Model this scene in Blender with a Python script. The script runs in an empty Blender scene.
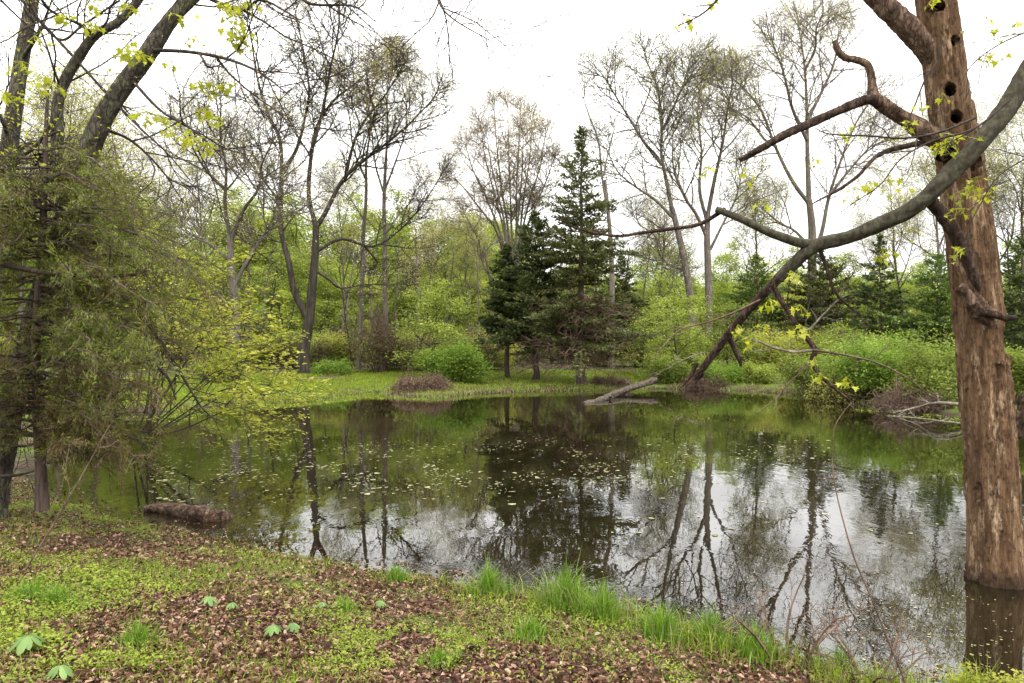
import bpy, math, random
import numpy as np
from mathutils import Vector, Matrix, Quaternion

# ------------------------------------------------------------------ camera, sky, sun, exposure
scene = bpy.context.scene
COL = scene.collection
FPX, HCAM, HOR = 731.0, 2.4, 345.0
cam_data = bpy.data.cameras.new('camera')
cam = bpy.data.objects.new('camera', cam_data); COL.objects.link(cam)
cam.location = (0, 0, HCAM); cam.rotation_euler = (math.radians(90), 0, 0)
cam_data.sensor_width = 36.0; cam_data.lens = 36.0 * FPX / 1024.0
cam_data.shift_y = (HOR - 341.5) / 1024.0
cam_data.clip_start = 0.05; cam_data.clip_end = 2000
scene.camera = cam

SUN_EL, SUN_AZ = math.radians(55), math.radians(150)
world = bpy.data.worlds.new('World'); scene.world = world; world.use_nodes = True
wn, wl = world.node_tree.nodes, world.node_tree.links
wn.clear()
w_out = wn.new('ShaderNodeOutputWorld'); w_bg = wn.new('ShaderNodeBackground')
w_sky = wn.new('ShaderNodeTexSky'); w_sky.sky_type = 'NISHITA'; w_sky.sun_disc = False
w_sky.sun_elevation = SUN_EL; w_sky.sun_rotation = SUN_AZ
w_sky.air_density = 1.0; w_sky.dust_density = 4.0
w_hsv = wn.new('ShaderNodeHueSaturation'); w_hsv.inputs['Saturation'].default_value = 0.25
w_tc = wn.new('ShaderNodeTexCoord'); w_sep = wn.new('ShaderNodeSeparateXYZ')
w_grad = wn.new('ShaderNodeMapRange')
w_grad.inputs['From Min'].default_value = 0.0; w_grad.inputs['From Max'].default_value = 1.0
w_grad.inputs['To Min'].default_value = 8.0; w_grad.inputs['To Max'].default_value = 29.0
w_map = wn.new('ShaderNodeMapping'); w_map.inputs['Scale'].default_value = (1.6, 1.6, 4.5)
w_noise = wn.new('ShaderNodeTexNoise'); w_noise.inputs['Scale'].default_value = 1.6
w_noise.inputs['Detail'].default_value = 5; w_noise.inputs['Roughness'].default_value = 0.55
w_cl = wn.new('ShaderNodeMapRange')
w_cl.inputs['From Min'].default_value = 0.3; w_cl.inputs['From Max'].default_value = 0.7
w_cl.inputs['To Min'].default_value = 0.68; w_cl.inputs['To Max'].default_value = 1.22
w_mul = wn.new('ShaderNodeMath'); w_mul.operation = 'MULTIPLY'
w_comb = wn.new('ShaderNodeVectorMath'); w_comb.operation = 'SCALE'
w_comb.inputs[0].default_value = (1.0, 0.99, 0.985)
w_mix = wn.new('ShaderNodeMixRGB'); w_mix.inputs['Fac'].default_value = 0.85
wl.new(w_tc.outputs['Generated'], w_sep.inputs[0]); wl.new(w_sep.outputs['Z'], w_grad.inputs['Value'])
wl.new(w_tc.outputs['Generated'], w_map.inputs['Vector']); wl.new(w_map.outputs[0], w_noise.inputs['Vector'])
wl.new(w_noise.outputs['Fac'], w_cl.inputs['Value'])
wl.new(w_grad.outputs[0], w_mul.inputs[0]); wl.new(w_cl.outputs[0], w_mul.inputs[1])
wl.new(w_mul.outputs[0], w_comb.inputs['Scale'])
wl.new(w_sky.outputs[0], w_hsv.inputs['Color'])
wl.new(w_hsv.outputs[0], w_mix.inputs['Color1']); wl.new(w_comb.outputs[0], w_mix.inputs['Color2'])
wl.new(w_mix.outputs[0], w_bg.inputs['Color']); w_bg.inputs['Strength'].default_value = 0.1
wl.new(w_bg.outputs[0], w_out.inputs['Surface'])

sun_data = bpy.data.lights.new('sun', 'SUN'); sun_data.energy = 1.3; sun_data.angle = math.radians(25)
sun_data.color = (1.0, 0.95, 0.86)
sun = bpy.data.objects.new('sun', sun_data); COL.objects.link(sun)
# light comes from behind and above the camera's left shoulder, softly
sdir = Vector((math.sin(SUN_AZ) * math.cos(SUN_EL), math.cos(SUN_AZ) * math.cos(SUN_EL), math.sin(SUN_EL)))
sun.rotation_euler = sdir.to_track_quat('Z', 'Y').to_euler()
scene.view_settings.view_transform = 'Standard'; scene.view_settings.look = 'None'
scene.view_settings.gamma = 1.0; scene.view_settings.use_curve_mapping = False
scene.view_settings.exposure = 1.05
scene.render.engine = 'CYCLES'
scene.cycles.max_bounces = 6; scene.cycles.diffuse_bounces = 3; scene.cycles.glossy_bounces = 3
scene.cycles.transmission_bounces = 4; scene.cycles.caustics_reflective = False; scene.cycles.caustics_refractive = False
scene.cycles.use_denoising = True

# ------------------------------------------------------------------ helpers
def P(px, py, Y):
    return Vector(((px - 512.0) / FPX * Y, Y, HCAM - (py - HOR) / FPX * Y))

def WP(px, py, z=0.0):
    Y = (HCAM - z) * FPX / (py - HOR)
    return ((px - 512.0) / FPX * Y, Y)

LOC = {}
def thing(name, label, cat, loc=(0, 0, 0), group=None):
    o = bpy.data.objects.new(name, None); COL.objects.link(o)
    o.location = loc; o.empty_display_size = 0.2
    o['label'] = label; o['category'] = cat
    if group: o['group'] = group
    LOC[o.name] = Vector(loc)
    return o

def tag(o, label=None, cat=None, group=None, kind=None):
    if label: o['label'] = label
    if cat: o['category'] = cat
    if group: o['group'] = group
    if kind: o['kind'] = kind
    return o

KIDS = {}
def copy_thing(root, loc, rotz=0.0, scale=1.0, label=None, group=None):
    c = root.copy(); COL.objects.link(c)
    c.location = loc; c.rotation_euler = (0, 0, rotz)
    c.scale = scale if hasattr(scale, '__len__') else (scale, scale, scale)
    if label: c['label'] = label
    if group: c['group'] = group
    for ch in KIDS.get(root.name, []):
        d = ch.copy(); COL.objects.link(d); d.parent = c
        for g in KIDS.get(ch.name, []):
            e = g.copy(); COL.objects.link(e); e.parent = d
    return c

class G:
    """collects quads, triangles and tubes, then links them as ONE mesh object"""
    def __init__(s):
        s.V = []; s.Q = []; s.T = []; s.n = 0; s.tq = []; s.tt = []; s.lines = []
    def add(s, V, Q=None, T=None, tq=None, tt=None):
        V = np.asarray(V, dtype=np.float64).reshape(-1, 3)
        s.V.append(V)
        if Q is not None and len(Q):
            Q = np.asarray(Q, dtype=np.int64); s.Q.append(Q + s.n)
            s.tq.append(np.full(len(Q), 0.5) if tq is None else np.asarray(tq))
        if T is not None and len(T):
            T = np.asarray(T, dtype=np.int64); s.T.append(T + s.n)
            s.tt.append(np.full(len(T), 0.5) if tt is None else np.asarray(tt))
        s.n += len(V)
    def tube(s, pts, rads, sides=5):
        s.lines.append((pts, rads, sides))
    def _flush(s):
        groups = {}
        for (p, r, k) in s.lines:
            groups.setdefault((len(p), k), []).append((p, r))
        s.lines = []
        for (n, k), items in groups.items():
            A = np.array([[tuple(v) for v in it[0]] for it in items], dtype=np.float64)
            R = np.array([it[1] for it in items], dtype=np.float64)
            m = len(items)
            T = np.gradient(A, axis=1)
            T /= np.linalg.norm(T, axis=2, keepdims=True) + 1e-12
            mx = np.abs(T).max(axis=1)
            ref = np.eye(3)[mx.argmin(axis=1)][:, None, :]
            U = ref - (ref * T).sum(2, keepdims=True) * T
            U /= np.linalg.norm(U, axis=2, keepdims=True) + 1e-12
            W = np.cross(T, U)
            a = np.arange(k) * 2 * np.pi / k
            ring = (np.cos(a)[None, None, :, None] * U[:, :, None, :] + np.sin(a)[None, None, :, None] * W[:, :, None, :])
            V = A[:, :, None, :] + R[:, :, None, None] * ring
            base = (np.arange(m) * n * k)[:, None, None]
            i = (np.arange(n - 1) * k)[None, :, None]
            j = np.arange(k)[None, None, :]; j2 = (j + 1) % k
            Q = np.stack([base + i + j, base + i + j2, base + i + k + j2, base + i + k + j], axis=-1).reshape(-1, 4)
            s.add(V, Q)
            if k >= 6:     # cap both ends
                Vf = V.reshape(m, n, k, 3)
                for e in (0, n - 1):
                    off = s.n
                    cV = np.concatenate([Vf[:, e], A[:, e:e + 1] + T[:, e:e + 1] * R[:, e:e + 1, None] * (0.25 if e else -0.25)], axis=1)
                    b = (np.arange(m) * (k + 1))[:, None]
                    jj = np.arange(k)[None, :]
                    Tn = np.stack([b + jj, b + (jj + 1) % k, b + k + 0 * jj], axis=-1).reshape(-1, 3)
                    s.add(cV, T=Tn)
    def rtube(s, pts, rads, sides=20, amp=.12, freq=7.0, seed=0, step=.02, long=.35):
        """a limb with an uneven, grooved surface"""
        A = np.array([tuple(p) for p in pts]); L = np.concatenate([[0], np.cumsum(np.linalg.norm(np.diff(A, axis=0), axis=1))])
        m = int(min(max(L[-1] / step, 8), 500)); t = np.linspace(0, L[-1], m)
        C = np.stack([np.interp(t, L, A[:, i]) for i in range(3)], 1); r = np.interp(t, L, np.array(rads))
        kern = np.ones(5) / 5
        for i in range(3): C[:, i] = np.convolve(np.pad(C[:, i], 2, 'edge'), kern, 'valid')
        C[0] = A[0]; C[-1] = A[-1]
        T = np.gradient(C, axis=0); T /= np.linalg.norm(T, axis=1, keepdims=True) + 1e-12
        u = np.eye(3)[np.abs(T[0]).argmin()]; U = np.zeros_like(C)
        for i in range(m):
            u = u - (u @ T[i]) * T[i]; u /= np.linalg.norm(u) + 1e-12; U[i] = u
        W = np.cross(T, U); a = np.arange(sides) * 2 * np.pi / sides
        ca, sa = np.cos(a)[None, :], np.sin(a)[None, :]; tt = t[:, None]
        R = float(np.mean(rads)); k = freq * R
        n1 = fbm(ca * k * 1.6 + 11 + seed, sa * k * 1.6 + tt * freq * long + 7, 81, 4) - .5
        n2 = fbm(ca * .8 + 3, sa * .8 + tt * freq * .22 + seed, 84, 2) - .5
        n3 = fbm(ca * k * 4 + seed, sa * k * 4 + tt * freq * 2.2, 87, 2) - .5
        rr = r[:, None] * (1 + amp * (1.6 * n1 + 1.3 * n2 + .7 * n3))
        V = C[:, None, :] + rr[..., None] * (ca[..., None] * U[:, None, :] + sa[..., None] * W[:, None, :])
        idx = np.arange(m * sides).reshape(m, sides); i2 = np.roll(idx, -1, 1)
        s.add(V.reshape(-1, 3), np.stack([idx[:-1], i2[:-1], i2[1:], idx[1:]], -1).reshape(-1, 4))
        for e in (0, m - 1):
            j = np.arange(sides)
            ring = V[e] - T[e] * 0; cc = C[e] + T[e] * r[e] * (-.1 if e else .1)
            s.add(np.concatenate([ring, cc[None]]), T=np.stack([j, (j + 1) % sides, np.full(sides, sides)], 1))
    def build(s, name, mat, parent=None, smooth=False):
        s._flush()
        V = np.concatenate(s.V) if s.V else np.zeros((0, 3))
        root = parent
        while root is not None and root.name not in LOC: root = root.parent
        if root is not None: V = V - np.array(LOC[root.name])
        Q = np.concatenate(s.Q) if s.Q else np.zeros((0, 4), dtype=np.int64)
        T = np.concatenate(s.T) if s.T else np.zeros((0, 3), dtype=np.int64)
        me = bpy.data.meshes.new(name)
        me.vertices.add(len(V)); me.vertices.foreach_set('co', V.astype(np.float32).ravel())
        nl = 4 * len(Q) + 3 * len(T)
        me.loops.add(nl)
        me.loops.foreach_set('vertex_index', np.concatenate([Q.ravel(), T.ravel()]).astype(np.int32))
        me.polygons.add(len(Q) + len(T))
        st = np.concatenate([np.arange(len(Q)) * 4, 4 * len(Q) + np.arange(len(T)) * 3]).astype(np.int32)
        me.polygons.foreach_set('loop_start', st)
        me.update(calc_edges=True)
        me.polygons.foreach_set('use_smooth', np.full(len(Q) + len(T), bool(smooth)))
        tint = np.concatenate((s.tq or [np.zeros(0)]) + (s.tt or [np.zeros(0)])).astype(np.float32)
        at = me.attributes.new('tint', 'FLOAT', 'FACE'); at.data.foreach_set('value', tint)
        me.materials.append(mat)
        o = bpy.data.objects.new(name, me); COL.objects.link(o)
        if parent is not None:
            o.parent = parent; KIDS.setdefault(parent.name, []).append(o)
        return o

_NL = {}
def vnoise(x, y, seed=0):
    if seed not in _NL: _NL[seed] = np.random.default_rng(seed + 77).random((256, 256))
    g = _NL[seed]
    xi = np.floor(x).astype(int); yi = np.floor(y).astype(int)
    fx = x - xi; fy = y - yi
    fx = fx * fx * (3 - 2 * fx); fy = fy * fy * (3 - 2 * fy)
    a = g[xi & 255, yi & 255]; b = g[(xi + 1) & 255, yi & 255]
    c = g[xi & 255, (yi + 1) & 255]; d = g[(xi + 1) & 255, (yi + 1) & 255]
    return (a * (1 - fx) + b * fx) * (1 - fy) + (c * (1 - fx) + d * fx) * fy

def fbm(x, y, seed=0, o=4):
    x = np.asarray(x, dtype=float); y = np.asarray(y, dtype=float)
    t = 0; a = 0.5; n = 0
    for k in range(o):
        t = t + a * vnoise(x * 2 ** k, y * 2 ** k, seed + k); n += a; a *= 0.5
    return t / n

def sstep(t):
    t = np.clip(t, 0, 1); return t * t * (3 - 2 * t)

def catmull(pts, per=4):
    pts = [Vector(p) for p in pts]
    if len(pts) < 3:
        return [pts[0].lerp(pts[-1], i / per) for i in range(per + 1)]
    q = [pts[0] * 2 - pts[1]] + pts + [pts[-1] * 2 - pts[-2]]
    out = []
    for i in range(1, len(q) - 2):
        a, b, c, d = q[i - 1], q[i], q[i + 1], q[i + 2]
        for k in range(per):
            t = k / per
            out.append(0.5 * ((2 * b) + (c - a) * t + (2 * a - 5 * b + 4 * c - d) * t * t + (3 * b - a - 3 * c + d) * t ** 3))
    out.append(pts[-1])
    return out

def lerpl(vals, n):
    x = np.linspace(0, len(vals) - 1, n)
    return list(np.interp(x, np.arange(len(vals)), vals))

def rvec(R):
    return Vector((R.gauss(0, 1), R.gauss(0, 1), R.gauss(0, 1)))

def perp_rot(d, ang, az):
    a = d.orthogonal().normalized()
    a = Quaternion(d, az) @ a
    return (d * math.cos(ang) + a * math.sin(ang)).normalized()

SIDES = [7, 5, 4, 3, 3]
def spawn(g, tips, pts, rads, lvl, S, R, Lscale=1.0):
    """children along an existing branch (lvl = its level)"""
    n = len(pts) - 1
    nc = S['n'][lvl]
    nc = max(1, int(round(nc * Lscale * R.uniform(0.8, 1.2)))) if nc else 0
    s0 = S.get('s0', (0.3, 0.2, 0.15, 0.1))[lvl]
    L0 = S['len'][lvl]
    az = R.uniform(0, 6.28)
    for k in range(nc):
        t = s0 + (1 - s0) * (k + R.random()) / nc
        f = min(t * n, n - 1e-4); i = int(f); u = f - i
        p = pts[i].lerp(pts[i + 1], u)
        d = (pts[i + 1] - pts[i]).normalized()
        r = rads[i] * (1 - u) + rads[i + 1] * u
        az += 2.4 + R.uniform(-0.5, 0.5)
        cd = perp_rot(d, math.radians(S['ang'][lvl]) * R.uniform(0.7, 1.3), az)
        L = L0 * R.uniform(0.6, 1.25) * (1 - S.get('sh', 0.45) * t)
        grow(g, tips, p, cd, L, max(min(r * 0.75, S['r'][lvl] * R.uniform(.7, 1.2)), S['rmin']), lvl + 1, S, R)

def grow(g, tips, p, d, L, r, lvl, S, R):
    n = S.get('seg', (6, 5, 4, 3, 3))[lvl]
    pts = [p]; w = S['wig'][lvl]; up = S['up'][lvl]
    for i in range(n):
        d = (d + rvec(R) * w + Vector((0, 0, up))).normalized()
        p = p + d * (L / n); pts.append(p)
    last = lvl >= S['max']
    r1 = S['rmin'] * 0.7 if last else max(r * 0.45, S['rmin'])
    rads = [r + (r1 - r) * i / n for i in range(n + 1)]
    g.tube(pts, rads, SIDES[lvl])
    if last:
        tips.append((p, d)); tips.append((pts[-2], d))
        return
    spawn(g, tips, pts, rads, lvl, S, R)
    tips.append((p, d))

def leaves(g, c, size, seed, up=0.6, asp=0.55, fold=0.15, tint=None):
    """diamond leaves of given centres"""
    rg = np.random.default_rng(seed)
    c = np.asarray(c, dtype=float); N = len(c)
    if N == 0: return
    nr = rg.normal(size=(N, 3)); nr[:, 2] = np.abs(nr[:, 2]) + up * 2
    nr /= np.linalg.norm(nr, axis=1, keepdims=True)
    a = rg.normal(size=(N, 3)); a -= (a * nr).sum(1, keepdims=True) * nr
    a /= np.linalg.norm(a, axis=1, keepdims=True) + 1e-9
    b = np.cross(nr, a)
    L = (np.asarray(size) * rg.uniform(0.6, 1.3, N))[:, None]; Wd = L * asp
    V = np.stack([c - a * L / 2, c + b * Wd / 2 + nr * L * fold - a * L * .08, c + a * L / 2, c - b * Wd / 2 + nr * L * fold - a * L * .08], axis=1)
    Q = np.arange(N * 4).reshape(N, 4)
    if tint is None: tint = rg.random(N)
    g.add(V, Q, tq=tint)

def tip_leaves(g, tips, per, spread, size, seed, **kw):
    rg = np.random.default_rng(seed)
    T = np.array([tuple(t[0]) for t in tips])
    if not len(T): return
    k = rg.poisson(per, len(T))
    c = np.repeat(T, k, axis=0)
    c = c + rg.normal(size=c.shape) * np.array(spread)
    cl = np.repeat(rg.random(len(T)), k)
    tint = np.clip(0.6 * cl + 0.4 * rg.random(len(c)), 0, 1)
    leaves(g, c, size, seed + 1, tint=tint, **kw)

# ------------------------------------------------------------------ materials
def nmat(name):
    m = bpy.data.materials.new(name); m.use_nodes = True
    nt = m.node_tree; nt.nodes.clear()
    return m, nt.nodes, nt.links, nt.nodes.new('ShaderNodeOutputMaterial')

def ramp(n, cols, pos=None):
    r = n.new('ShaderNodeValToRGB'); e = r.color_ramp.elements
    pos = pos or [i / (len(cols) - 1) for i in range(len(cols))]
    while len(e) < len(cols): e.new(0.5)
    for i, c in enumerate(cols):
        e[i].position = pos[i]; e[i].color = (*c, 1)
    return r

def leafmat(name, cols, tr=0.4, rough=0.55, spec=0.25):
    m, n, l, out = nmat(name)
    at = n.new('ShaderNodeAttribute'); at.attribute_name = 'tint'
    r = ramp(n, cols); l.new(at.outputs['Fac'], r.inputs['Fac'])
    p = n.new('ShaderNodeBsdfPrincipled'); p.inputs['Roughness'].default_value = rough
    p.inputs['Specular IOR Level'].default_value = spec
    l.new(r.outputs[0], p.inputs['Base Color'])
    t = n.new('ShaderNodeBsdfTranslucent')
    br = n.new('ShaderNodeMixRGB'); br.blend_type = 'MULTIPLY'; br.inputs['Fac'].default_value = 1
    br.inputs['Color2'].default_value = (1.1, 1.12, 0.7, 1)
    l.new(r.outputs[0], br.inputs['Color1']); l.new(br.outputs[0], t.inputs['Color'])
    mx = n.new('ShaderNodeMixShader'); mx.inputs['Fac'].default_value = tr
    l.new(p.outputs[0], mx.inputs[1]); l.new(t.outputs[0], mx.inputs[2]); l.new(mx.outputs[0], out.inputs['Surface'])
    return m

def barkmat(name, cols, scale=6.0, stretch=0.18, bump=0.6, dist=0.02, moss=None, mossamt=0.5, rough=0.9, crack=.6):
    m, n, l, out = nmat(name)
    tc = n.new('ShaderNodeTexCoord'); mp = n.new('ShaderNodeMapping')
    mp.inputs['Scale'].default_value = (1, 1, stretch)
    l.new(tc.outputs['Object'], mp.inputs['Vector'])
    n1 = n.new('ShaderNodeTexNoise'); n1.inputs['Scale'].default_value = scale; n1.inputs['Detail'].default_value = 8
    n1.inputs['Roughness'].default_value = 0.65
    l.new(mp.outputs[0], n1.inputs['Vector'])
    r = ramp(n, cols, [0.3 + 0.4 * i / (len(cols) - 1) for i in range(len(cols))])
    l.new(n1.outputs['Fac'], r.inputs['Fac'])
    col = r.outputs[0]
    if moss:
        n2 = n.new('ShaderNodeTexNoise'); n2.inputs['Scale'].default_value = scale * 0.55; n2.inputs['Detail'].default_value = 6
        l.new(tc.outputs['Object'], n2.inputs['Vector'])
        mr = n.new('ShaderNodeMapRange'); mr.inputs['From Min'].default_value = 0.62 - 0.3 * mossamt
        mr.inputs['From Max'].default_value = 0.74 - 0.3 * mossamt; mr.inputs['To Max'].default_value = 0.85
        l.new(n2.outputs['Fac'], mr.inputs['Value'])
        mx = n.new('ShaderNodeMixRGB'); mx.inputs['Color2'].default_value = (*moss, 1)
        l.new(mr.outputs[0], mx.inputs['Fac']); l.new(col, mx.inputs['Color1']); col = mx.outputs[0]
    vo = n.new('ShaderNodeTexVoronoi'); vo.feature = 'DISTANCE_TO_EDGE'; vo.inputs['Scale'].default_value = scale * 2.2
    mv = n.new('ShaderNodeMixRGB'); mv.inputs['Fac'].default_value = .12; l.new(mp.outputs[0], mv.inputs['Color1']); l.new(n1.outputs['Color'], mv.inputs['Color2']); l.new(mv.outputs[0], vo.inputs['Vector'])
    ck = n.new('ShaderNodeMapRange'); ck.inputs['From Min'].default_value = .0; ck.inputs['From Max'].default_value = .12; ck.inputs['To Min'].default_value = crack; l.new(vo.outputs['Distance'], ck.inputs['Value'])
    mc = n.new('ShaderNodeMixRGB'); mc.blend_type = 'MULTIPLY'; mc.inputs['Fac'].default_value = 1; l.new(col, mc.inputs['Color1']); l.new(ck.outputs[0], mc.inputs['Color2']); col = mc.outputs[0]
    p = n.new('ShaderNodeBsdfPrincipled'); p.inputs['Roughness'].default_value = rough
    p.inputs['Specular IOR Level'].default_value = 0.2
    l.new(col, p.inputs['Base Color'])
    hs = n.new('ShaderNodeMath'); hs.operation = 'ADD'; l.new(n1.outputs['Fac'], hs.inputs[0]); l.new(ck.outputs[0], hs.inputs[1])
    b = n.new('ShaderNodeBump'); b.inputs['Strength'].default_value = bump; b.inputs['Distance'].default_value = dist
    l.new(hs.outputs[0], b.inputs['Height']); l.new(b.outputs[0], p.inputs['Normal'])
    l.new(p.outputs[0], out.inputs['Surface'])
    return m

M = {}
M['bark_grey'] = barkmat('bark_grey', [(.075, .062, .05), (.13, .112, .092), (.21, .185, .155)], 5)
M['bark_dark'] = barkmat('bark_dark', [(.018, .014, .010), (.042, .034, .026), (.085, .07, .055)], 5)
M['bark_pale'] = barkmat('bark_pale', [(.09, .073, .058), (.145, .122, .10), (.22, .19, .158)], 5)
M['bark_cedar'] = barkmat('bark_cedar', [(.045, .03, .024), (.085, .06, .048), (.14, .105, .085)], 8, 0.08)
M['bark_lichen'] = barkmat('bark_lichen', [(.032, .026, .02), (.075, .062, .047), (.14, .12, .095)], 11, 0.3, 1.0, 0.035, moss=(.13, .135, .075), mossamt=0.36)
M['bark_bough'] = barkmat('bark_bough', [(.022, .018, .012), (.052, .045, .030), (.105, .094, .064)], 22, 0.5, 0.8, 0.02, moss=(.075, .078, .043), mossamt=0.3, crack=.86)
M['bark_rotten'] = barkmat('bark_rotten', [(.016, .010, .007), (.06, .036, .025), (.17, .11, .075)], 20, 0.3, 1.0, 0.04)
M['twig_brown'] = barkmat('twig_brown', [(.07, .042, .03), (.12, .078, .055), (.18, .125, .09)], 5)
M['twig_dark'] = barkmat('twig_dark', [(.022, .015, .012), (.045, .034, .028), (.08, .062, .05)], 5)
M['wood_bleached'] = barkmat('wood_bleached', [(.10, .082, .064), (.18, .152, .12), (.29, .25, .205)], 7, 0.3)
M['log'] = barkmat('log', [(.03, .022, .016), (.09, .07, .052), (.19, .155, .12)], 7, 0.8, 0.8, 0.03)
M['log_red'] = barkmat('log_red', [(.02, .012, .008), (.085, .048, .03), (.24, .17, .11)], 9, 0.8, 1.0, 0.05)

M['leaf_spring'] = leafmat('leaf_spring', [(.12, .16, .03), (.26, .325, .06), (.45, .49, .13)], 0.5)
M['leaf_mid'] = leafmat('leaf_mid', [(.08, .11, .02), (.18, .235, .045), (.33, .38, .085)], 0.5)
M['leaf_olive'] = leafmat('leaf_olive', [(.24, .25, .06), (.37, .38, .09), (.52, .52, .15)], 0.55)
M['leaf_yellow'] = leafmat('leaf_yellow', [(.26, .28, .03), (.38, .40, .04), (.52, .52, .08)], 0.5)
M['leaf_vivid'] = leafmat('leaf_vivid', [(.09, .155, .02), (.16, .25, .035), (.26, .36, .06)], 0.45)
M['leaf_tan'] = leafmat('leaf_tan', [(.34, .29, .14), (.48, .44, .2), (.62, .60, .28)], 0.6)
M['leaf_rust'] = leafmat('leaf_rust', [(.30, .21, .12), (.42, .33, .18), (.55, .48, .27)], 0.6)
M['cedar'] = leafmat('cedar', [(.027, .04, .011), (.05, .07, .018), (.085, .105, .03)], 0.3)
M['cedar_olive'] = leafmat('cedar_olive', [(.042, .048, .015), (.075, .084, .023), (.12, .128, .04)], 0.3)
M['cedar_near'] = leafmat('cedar_near', [(.11, .066, .026), (.10, .098, .018), (.115, .15, .02), (.20, .23, .035)], 0.4)
M['cedar_brown'] = leafmat('cedar_brown', [(.09, .05, .028), (.13, .085, .045), (.12, .12, .04)], 0.2)
M['cedar_green'] = leafmat('cedar_green', [(.06, .10, .02), (.10, .155, .03), (.16, .22, .05)], 0.3)
M['grass'] = leafmat('grass', [(.10, .14, .014), (.19, .26, .024), (.30, .36, .05)], 0.4)
M['grass_dry'] = leafmat('grass_dry', [(.20, .16, .09), (.28, .23, .13), (.24, .27, .08)], 0.3)
M['cover'] = leafmat('cover', [(.10, .15, .016), (.20, .26, .026), (.34, .38, .06)], 0.35)
M['litter'] = leafmat('litter', [(.03, .012, .007), (.10, .044, .026), (.21, .108, .066), (.42, .29, .21)], 0.15, 0.6, 0.3)
M['mayapple'] = leafmat('mayapple', [(.08, .15, .03), (.13, .22, .05), (.19, .29, .08)], 0.3, 0.5, 0.4)
M['grass_tall'] = leafmat('grass_tall', [(.06, .13, .012), (.12, .23, .02), (.22, .34, .04)], 0.4)
M['stem_green'] = leafmat('stem_green', [(.10, .16, .03), (.14, .2, .04)], 0.1)
M['pad'] = leafmat('pad', [(.12, .115, .045), (.2, .19, .08), (.34, .32, .16)], 0.1, 0.35, 0.5)

# ground: soil and old leaves, mossy green away from the water
def ground_material():
    m, n, l, out = nmat('soil_and_moss')
    tc = n.new('ShaderNodeTexCoord')
    n1 = n.new('ShaderNodeTexNoise'); n1.inputs['Scale'].default_value = 14; n1.inputs['Detail'].default_value = 8; n1.inputs['Roughness'].default_value = .7
    n2 = n.new('ShaderNodeTexNoise'); n2.inputs['Scale'].default_value = 0.9; n2.inputs['Detail'].default_value = 6
    l.new(tc.outputs['Object'], n1.inputs['Vector']); l.new(tc.outputs['Object'], n2.inputs['Vector'])
    r1 = ramp(n, [(.02, .013, .009), (.06, .038, .025), (.13, .085, .06)], [.3, .5, .72])
    r2 = ramp(n, [(.03, .04, .01), (.075, .11, .018), (.12, .17, .03)], [.3, .5, .72])
    l.new(n1.outputs['Fac'], r1.inputs['Fac']); l.new(n1.outputs['Fac'], r2.inputs['Fac'])
    mr = n.new('ShaderNodeMapRange'); mr.inputs['From Min'].default_value = .46; mr.inputs['From Max'].default_value = .6
    l.new(n2.outputs['Fac'], mr.inputs['Value'])
    mx = n.new('ShaderNodeMixRGB'); l.new(mr.outputs[0], mx.inputs['Fac']); l.new(r1.outputs[0], mx.inputs['Color1']); l.new(r2.outputs[0], mx.inputs['Color2'])
    p = n.new('ShaderNodeBsdfPrincipled'); p.inputs['Roughness'].default_value = .95; p.inputs['Specular IOR Level'].default_value = .15
    wa = n.new('ShaderNodeAttribute'); wa.attribute_name = 'mud'
    mw = n.new('ShaderNodeMixRGB'); mw.inputs['Color2'].default_value = (.022, .016, .010, 1)
    l.new(wa.outputs['Fac'], mw.inputs['Fac']); l.new(mx.outputs[0], mw.inputs['Color1'])
    l.new(mw.outputs[0], p.inputs['Base Color'])
    b = n.new('ShaderNodeBump'); b.inputs['Strength'].default_value = .8; b.inputs['Distance'].default_value = .04
    l.new(n1.outputs['Fac'], b.inputs['Height']); l.new(b.outputs[0], p.inputs['Normal']); l.new(p.outputs[0], out.inputs['Surface'])
    return m

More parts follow.
